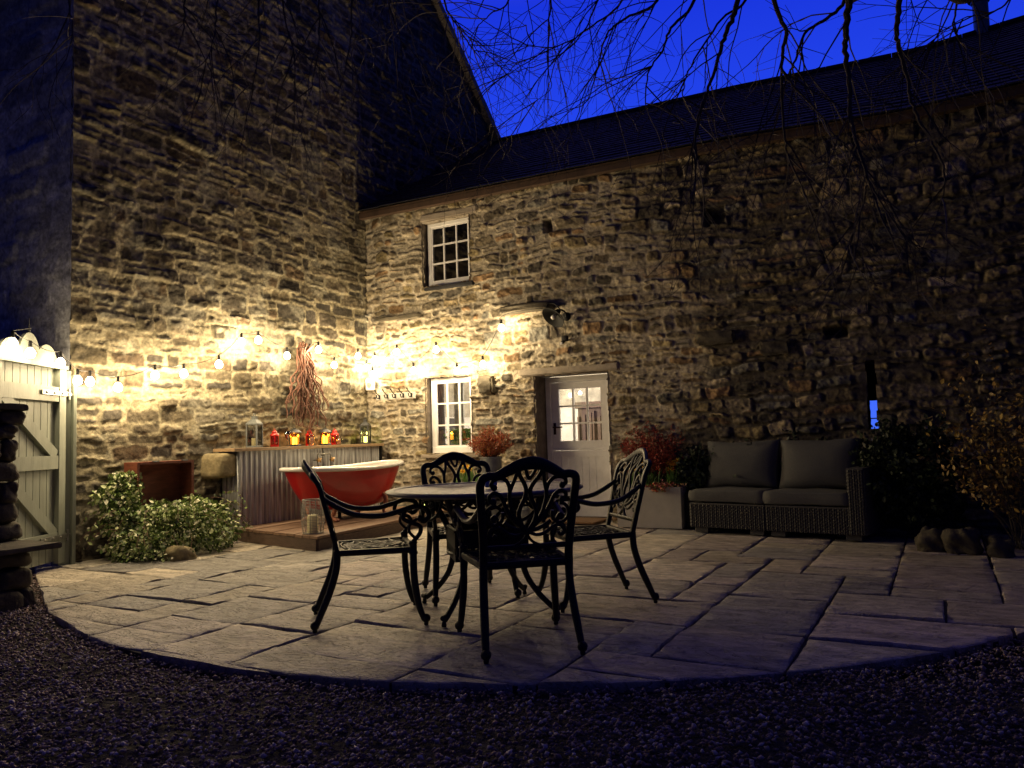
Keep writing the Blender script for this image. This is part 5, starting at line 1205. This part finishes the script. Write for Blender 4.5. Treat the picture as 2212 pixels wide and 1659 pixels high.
twiggy('pansies', 'red and cream pansies along the trough edge by the sofa', 'flowers', (4.5, -.44, .41), .10, .26, 26, .028, [(.45, .06, .02), (.5, .3, .15), (.1, .15, .04), (.35, .1, .12)], 77, 'bark', lf=3, sub=1)
# things on the inner window sill
twiggy('house_plant', 'leafy green house plant on the inner sill at the left', 'plant', (1.36, .40, .95), .28, .12, 20, .04, [(.10, .22, .04), (.14, .28, .06)], 61, 'bark', lf=4, sub=2)
for o in [x for x in C.objects if x.name.startswith('foliage') and x.parent and x.parent.name == 'house_plant']:
    n = len(o.data.vertices); a = np.zeros(n*3, np.float32); o.data.vertices.foreach_get('co', a); a = a.reshape(-1, 3); rn = np.random.RandomState(3)
    a = np.stack([rn.normal(0, .10, n//6).repeat(6), rn.normal(0, .03, n//6).repeat(6), rn.uniform(.02, .24, n//6).repeat(6)], 1)+(a-a.reshape(-1, 6, 3).mean(1).repeat(6, 0)); o.data.vertices.foreach_set('co', a.ravel())
pt = MB().lathe([(.05, .862), (.065, .96), (.06, .96), (.0, .95)], 18, c=(1.36, .40, 0)); tag(pt.build('plant_pot', M['darkwood'], None, smooth=True, angle=40), 'dark pot under the leafy plant on the inner sill', 'pot')
t = thing('basket_plant', 'white flowered plant in a dark basket at the middle of the sill', 'plant', (1.53, .36, .862))
MB().lathe([(.05, 0), (.065, .08), (.06, .08), (.0, .07)], 18).build('basket', M['darkwood'], t, smooth=True, world=False, angle=40)
pp = np.random.RandomState(4).normal(0, 1, (160, 3))*np.array((.045, .03, .03))+np.array((1.53, .36, .975)); v, f, c = leaves(pp, np.random.RandomState(5).normal(0, 1, (160, 3)), .034, [(.7, .7, .6), (.12, .22, .05), (.6, .6, .5)], 6); npmesh('foliage', v, f, M['leaf'], t, c)
for i, x in enumerate((1.645, 1.70)):
    bo = MB().lathe([(.0, 0), (.022, 0), (.024, .01), (.024, .07), (.010, .10), (.009, .13), (.012, .135), (.0, .135)], 16, c=(x, .34, .863)); tag(bo.build('bottle', M['greenglass'], None, smooth=True), ('green glass bottle nearer the middle of the inner sill', 'green glass bottle nearest the right of the inner sill')[i], 'bottle', 'green bottles on the sill')
cn = MB().box((1.425, .33, .864), (1.465, .37, .93), bev=.004); tag(cn.build('sill_candle', M['candle'], None), 'small orange lit candle on the inner window sill', 'candle')
cu_ = MB(); n = 60
vs = []; fs = []
for i in range(n+1):
    x = 1.10+.16*i/n; y = .60+.022*math.sin(i*.9)
    vs += [(x, y, .9), (x, y, 2.05), (x, y+.004, 2.05), (x, y+.004, .9)]
for i in range(n):
    for k in range(4): k2 = (k+1) % 4; fs.append((i*4+k, i*4+4+k, i*4+4+k2, i*4+k2))
cu_.add(vs, fs); tag(cu_.build('curtain', M['fabric'], None, smooth=True), 'grey curtain hanging at the left inside the lit window', 'curtain')
for i, (x, y) in enumerate(((1.9, 1.9), (3.2, 2.0))):
    pl_ = thing('pendant_lamp', ('glowing pendant lamp inside behind the window', 'glowing pendant lamp seen through the door glass')[i], 'lamp', (x, y, 1.9)); MB().ball((x, y, 1.78), .05, 14).build('globe', glow('pendant_glow', (1, .86, .62), 12), pl_, smooth=True); MB().tube([(x, y, 1.83), (x, y, 2.29)], .004, 5).build('flex', M['blackmetal'], pl_)
    light('room_light', (x, y, 1.62), (120, 42)[i], (1, .86, .66), .12, pl_)

# ==================================================================  STRING LIGHTS
WARM = (1, .76, .43)
def onp(u, v, axis, val):
    d = ray(u, v); t = (val-O[axis])/d[axis]; return O+d*t
OFF = .25
bl = [Vector((.70, -5.24, 1.95)), Vector((.57, -5.03, 1.90)), Vector((.34, -4.64, 1.86)), Vector((.24, -4.42, 1.72)), Vector((.19, -4.27, 1.72))]
bl += [onp(u, v, 0, OFF) for u, v in ((255, 832), (335, 806), (397, 803), (473, 783), (522, 735), (558, 731), (620, 765), (688, 752), (722, 785))]
bl += [Vector((.18, -.40, 2.27)), Vector((.16, -.20, 2.12)), Vector((.28, -.16, 2.23)), Vector((.24, -.17, 2.02))]
bl += [onp(u, v, 1, -OFF) for u, v in ((857, 757), (893, 797), (942, 752), (987, 798), (1043, 783), (1083, 705))]
sl_ = thing('string_lights', 'string of glowing warm bulbs draped from the gate round both walls', 'string lights', (.1, -2, 2))
cb = MB(); hang = [Vector(b)+Vector((0, 0, .085)) for b in bl]; pts = []
for i in range(len(hang)-1):
    a, b = hang[i], hang[i+1]; L_ = (b-a).length
    for k in range(10):
        t = k/10; p = a.lerp(b, t); p.z -= .14*L_*4*t*(1-t)*.5; pts.append(p)
pts.append(hang[-1]); pts += bez([hang[-1], (2.36, -.20, 2.58), (2.5, -.20, 2.63), (2.9, -.22, 2.64), (3.0, -.12, 2.63), (3.05, -.07, 2.56)], 5)[1:]
cb.tube(pts, .004, 5); cb.tube([G(.5, 2.12, 0), G(.5, 2.12, .02), hang[0]], .003, 5)
cb.build('cable', M['rope'], sl_)
M['bulb'] = glow('bulb_glow', (1, .84, .56), 26, .3)
bm0 = MB().lathe([(.008, .030), (.018, .022), (.032, .004), (.041, -.018), (.038, -.042), (.024, -.060), (.0, -.067)], 14)
bm1 = MB().lathe([(.010, .085), (.014, .075), (.015, .035), (.012, .024)], 10)
b0 = None
for i, b in enumerate(bl):
    if b0 is None:
        b0 = bm0.build('bulb', M['bulb'], sl_, smooth=True, world=False); s0 = bm1.build('socket', M['blackmetal'], b0, world=False); bb_, ss_ = b0, s0
    else:
        bb_ = b0.copy(); C.objects.link(bb_); bb_.parent = sl_; ss_ = s0.copy(); C.objects.link(ss_); ss_.parent = bb_
    bb_.location = Vector(b)-Vector(sl_.location)
    l = bpy.data.lights.new('bulb_light', 'POINT'); l.energy = 17 if i < 5 else 84 if i < 14 else 38 if i < 18 else 62; l.color = WARM; l.shadow_soft_size = .022
    lo = bpy.data.objects.new('bulb_light', l); C.objects.link(lo); lo.parent = bb_; lo.location = (0, 0, -.014)

# ==================================================================  WEEPING BEECH
tree = thing('weeping_beech', 'bare weeping beech whose twigs hang down across the dusk sky', 'tree', (10.6, -8.2, -.1))
rt_ = random.Random(17)
tk = MB().tube(bez([(10.6, -8.2, -.2), (10.55, -8.1, 1.5), (10.3, -7.8, 3.5), (9.9, -7.2, 5.6), (9.2, -6.2, 7.2), (8.3, -5.2, 8.0)], 6), [.34-.0068*i for i in range(31)], 16); tk.build('trunk', M['bark'], tree, smooth=True)
def twig(mb, p, d, L_, r_, depth, grav=.05, seg=.07, maxseg=60):
    n = max(3, int(L_/seg)); pts = [p.copy()]; rad = [r_]; kids = []
    for i in range(n):
        d = (d+Vector((rt_.gauss(0, .10), rt_.gauss(0, .10), rt_.gauss(0, .07)-grav))).normalized(); p = p+d*seg; pts.append(p.copy()); rad.append(r_*(1-.8*(i+1)/n)+.0008)
        if depth > 0 and i > 0 and rt_.random() < (.42 if depth > 1 else .38): kids.append((p.copy(), d.copy(), rad[-1], i/n))
        elif rt_.random() < .3: q = p+Vector((rt_.uniform(-1, 1), rt_.uniform(-1, 1), rt_.uniform(-1, .6))).normalized()*.02; mb.tube([p, q], [.0011, .0007], 3, cap=False)
    mb.tube(pts, rad, 5 if r_ > .006 else 3, cap=False)
    for (q, dd, rr, f) in kids:
        s_ = Vector((rt_.gauss(0, 1), rt_.gauss(0, 1), rt_.gauss(0, .5))); s_ = (s_-dd*s_.dot(dd)).normalized(); nd = (dd*.75+s_*rt_.uniform(.4, .9)).normalized()
        twig(mb, q, nd, L_*rt_.uniform(.25, .55)*(1-.4*f), max(rr*.55, .0014), depth-1, grav*rt_.uniform(.3, 1.4), seg)
def limb(pix, r0, r1, name='limb', kids=9, kl=(.5, 1.1), kr=.0045, depth=2, up_to=None):
    pts = bez([at(u, v, d) for u, v, d in pix], 6); n = len(pts)
    k_ = min(.0035, r0*.3); pts = [p+Vector((rt_.gauss(0, k_), rt_.gauss(0, k_), rt_.gauss(0, k_*.5))) for p in pts]
    mb = MB().tube(pts, [.85*(r0+(r1-r0)*(i/(n-1))**.8) for i in range(n)], 7)
    for k in range(kids):
        i = rt_.randrange(1, n-1); d = (pts[i+1]-pts[i]).normalized(); s_ = Vector((rt_.gauss(0, 1), rt_.gauss(0, 1), rt_.gauss(0, .5))); s_ = (s_-d*s_.dot(d)).normalized()
        twig(mb, pts[i].copy(), (d*.8+s_*rt_.uniform(.3, .8)).normalized(), rt_.uniform(*kl), kr, depth)
    d = (pts[-1]-pts[-2]).normalized(); twig(mb, pts[-1].copy(), d, rt_.uniform(*kl), max(r1*.9, .002), depth)
    return mb.build('limb', M['bark'], tree, smooth=False)
D5 = 5.2
limb([(1590, -160, 5.4), (1592, 0, 5.3), (1572, 60, 5.25), (1556, 110, 5.2), (1530, 190, 5.1), (1512, 240, 5.0), (1498, 330, 4.9)], .024, .006, kids=9)
limb([(1650, -160, 5.0), (1672, 0, 5.0), (1697, 65, 5.0), (1690, 120, 5.0), (1688, 175, 5.0), (1694, 290, 4.9), (1700, 330, 4.9)], .019, .006, kids=7)
limb([(1690, 150, 5.0), (1712, 185, 4.95), (1770, 245, 4.85), (1800, 290, 4.8), (1835, 320, 4.75)], .011, .004, kids=6)
limb([(1850, -160, 4.6), (1834, 0, 4.6), (1828, 60, 4.6), (1826, 110, 4.6), (1836, 190, 4.55), (1838, 260, 4.5), (1862, 340, 4.4), (1880, 400, 4.4)], .025, .007, kids=9, kl=(.4, .8))
limb([(1876, 390, 4.4), (1905, 440, 4.35), (1945, 500, 4.3), (1975, 560, 4.25)], .007, .0025, kids=5, kl=(.2, .5), depth=1)
limb([(1872, 400, 4.4), (1862, 450, 4.4), (1840, 510, 4.35), (1802, 600, 4.3)], .006, .002, kids=5, kl=(.2, .5), depth=1)
limb([(1955, -160, 4.9), (1944, 0, 4.9), (1938, 60, 4.9), (1941, 105, 4.9), (1962, 175, 4.85), (1975, 240, 4.8), (2010, 300, 4.75), (2040, 370, 4.7), (2035, 430, 4.7), (2010, 500, 4.65)], .021, .0025, kids=6, kl=(.3, .7))
limb([(1850, -60, 5.2), (1820, 10, 5.2), (1770, 50, 5.2), (1740, 70, 5.2), (1718, 130, 5.1), (1700, 175, 5.1), (1660, 260, 5.0), (1610, 300, 5.0)], .015, .004, kids=6)
limb([(1520, -140, 5.6), (1500, 0, 5.6), (1450, 60, 5.5), (1430, 110, 5.5), (1400, 160, 5.4), (1395, 230, 5.3)], .016, .004, kids=11)
limb([(1460, -140, 5.9), (1420, 0, 5.9), (1350, 40, 5.8), (1310, 75, 5.8), (1295, 130, 5.8), (1270, 215, 5.7), (1230, 238, 5.6)], .014, .003, kids=11)
limb([(1390, -120, 6.2), (1345, 0, 6.2), (1280, 55, 6.1), (1205, 100, 6.1), (1130, 100, 6.0), (1060, 130, 6.0)], .012, .002, kids=10)
limb([(1330, -120, 6.2), (1290, 0, 6.2), (1260, 70, 6.1), (1200, 125, 6.1), (1130, 150, 6.0), (1090, 160, 6.0)], .010, .002, kids=9)
limb([(960, -120, 6.6), (960, 0, 6.6), (985, 50, 6.5), (1010, 90, 6.5), (1040, 130, 6.4), (1060, 170, 6.3), (1110, 205, 6.3)], .012, .002, kids=11)
limb([(1120, -120, 6.2), (1100, 0, 6.2), (1060, 30, 6.2), (1030, 60, 6.2), (1000, 120, 6.2)], .010, .002, kids=9)
limb([(1200, -120, 6.2), (1190, 0, 6.2), (1185, 60, 6.1), (1183, 140, 6.1), (1190, 190, 6.0), (1150, 225, 6.0)], .010, .002, kids=8)
limb([(1660, -120, 5.8), (1610, 0, 5.8), (1560, 40, 5.8), (1500, 130, 5.7), (1475, 200, 5.6), (1500, 260, 5.5)], .014, .003, kids=11)
limb([(2090, -120, 5.4), (2070, 0, 5.4), (2060, 60, 5.4), (2090, 120, 5.3), (2040, 160, 5.3)], .010, .002, kids=9)
limb([(2230, -100, 5.6), (2180, 0, 5.6), (2130, 30, 5.6), (2080, 40, 5.6), (2010, 90, 5.5)], .009, .002, kids=8)
for (u0, u1, v1, kk) in ((470, 440, 150, 7), (560, 545, 190, 8), (610, 640, 220, 8), (690, 670, 200, 8), (760, 740, 170, 7), (840, 870, 150, 8), (150, 150, 110, 4), (400, 380, 120, 5)):
    limb([(u0+20, -140, 5.8), (u0, 0, 5.8), ((u0+u1)/2+8, v1*.5, 5.7), (u1, v1, 5.6)], .010, .003, kids=kk, kl=(.35, .75))
# boughs above the frame that carry the hanging limbs
bo = MB(); hubs = [((8.3, -5.2, 8.0), (1955, -190, 4.9), (1650, -190, 5.3), (1330, -190, 6.2), (960, -170, 6.6), (600, -190, 5.9), (150, -190, 5.9)), ((9.2, -6.2, 7.2), (2230, -190, 5.0), (1850, -200, 4.6), (1590, -200, 5.3))]
for h in hubs:
    q = [Vector(h[0])]+[at(*p) for p in h[1:]]; q = bez(q, 6); bo.tube(q, [.11*(1-.8*i/len(q))+.006 for i in range(len(q))], 9)
bo.build('bough', M['bark'], tree, smooth=True)

# ==================================================================  SKY, RENDER
w = bpy.data.worlds.new('World'); sc.world = w; w.use_nodes = True; nt = w.node_tree; N = nt.nodes; L = nt.links
bg = N['Background']; tc = N.new('ShaderNodeTexCoord'); sp = N.new('ShaderNodeSeparateXYZ'); L.new(tc.outputs['Generated'], sp.inputs[0])
r = N.new('ShaderNodeValToRGB'); L.new(sp.outputs[2], r.inputs[0]); e = r.color_ramp.elements
e[0].position = 0; e[0].color = (.06, .16, 1, 1); e[1].position = 1; e[1].color = (.24, .19, .42, 1)
x = e.new(.22); x.color = (.026, .092, 1., 1); x = e.new(.5); x.color = (.010, .036, .74, 1)
# the afterglow lies in the north west; the rest of the dusk sky is nearly night
dt = N.new('ShaderNodeVectorMath'); dt.operation = 'DOT_PRODUCT'; dt.inputs[1].default_value = (-.36, .93, .05); L.new(tc.outputs['Generated'], dt.inputs[0])
mr = N.new('ShaderNodeMapRange'); mr.interpolation_type = 'SMOOTHSTEP'; mr.inputs[1].default_value = .05; mr.inputs[2].default_value = .97; mr.inputs[3].default_value = .075; mr.inputs[4].default_value = 1
L.new(dt.outputs['Value'], mr.inputs[0]); L.new(mr.outputs[0], bg.inputs[1]); L.new(r.outputs[0], bg.inputs[0])
sc.view_settings.view_transform = 'Standard'; sc.view_settings.look = 'None'; sc.view_settings.exposure = 0; sc.view_settings.gamma = 1
sc.cycles.use_denoising = True; sc.cycles.max_bounces = 6; sc.cycles.transparent_max_bounces = 16; sc.cycles.sample_clamp_indirect = 4
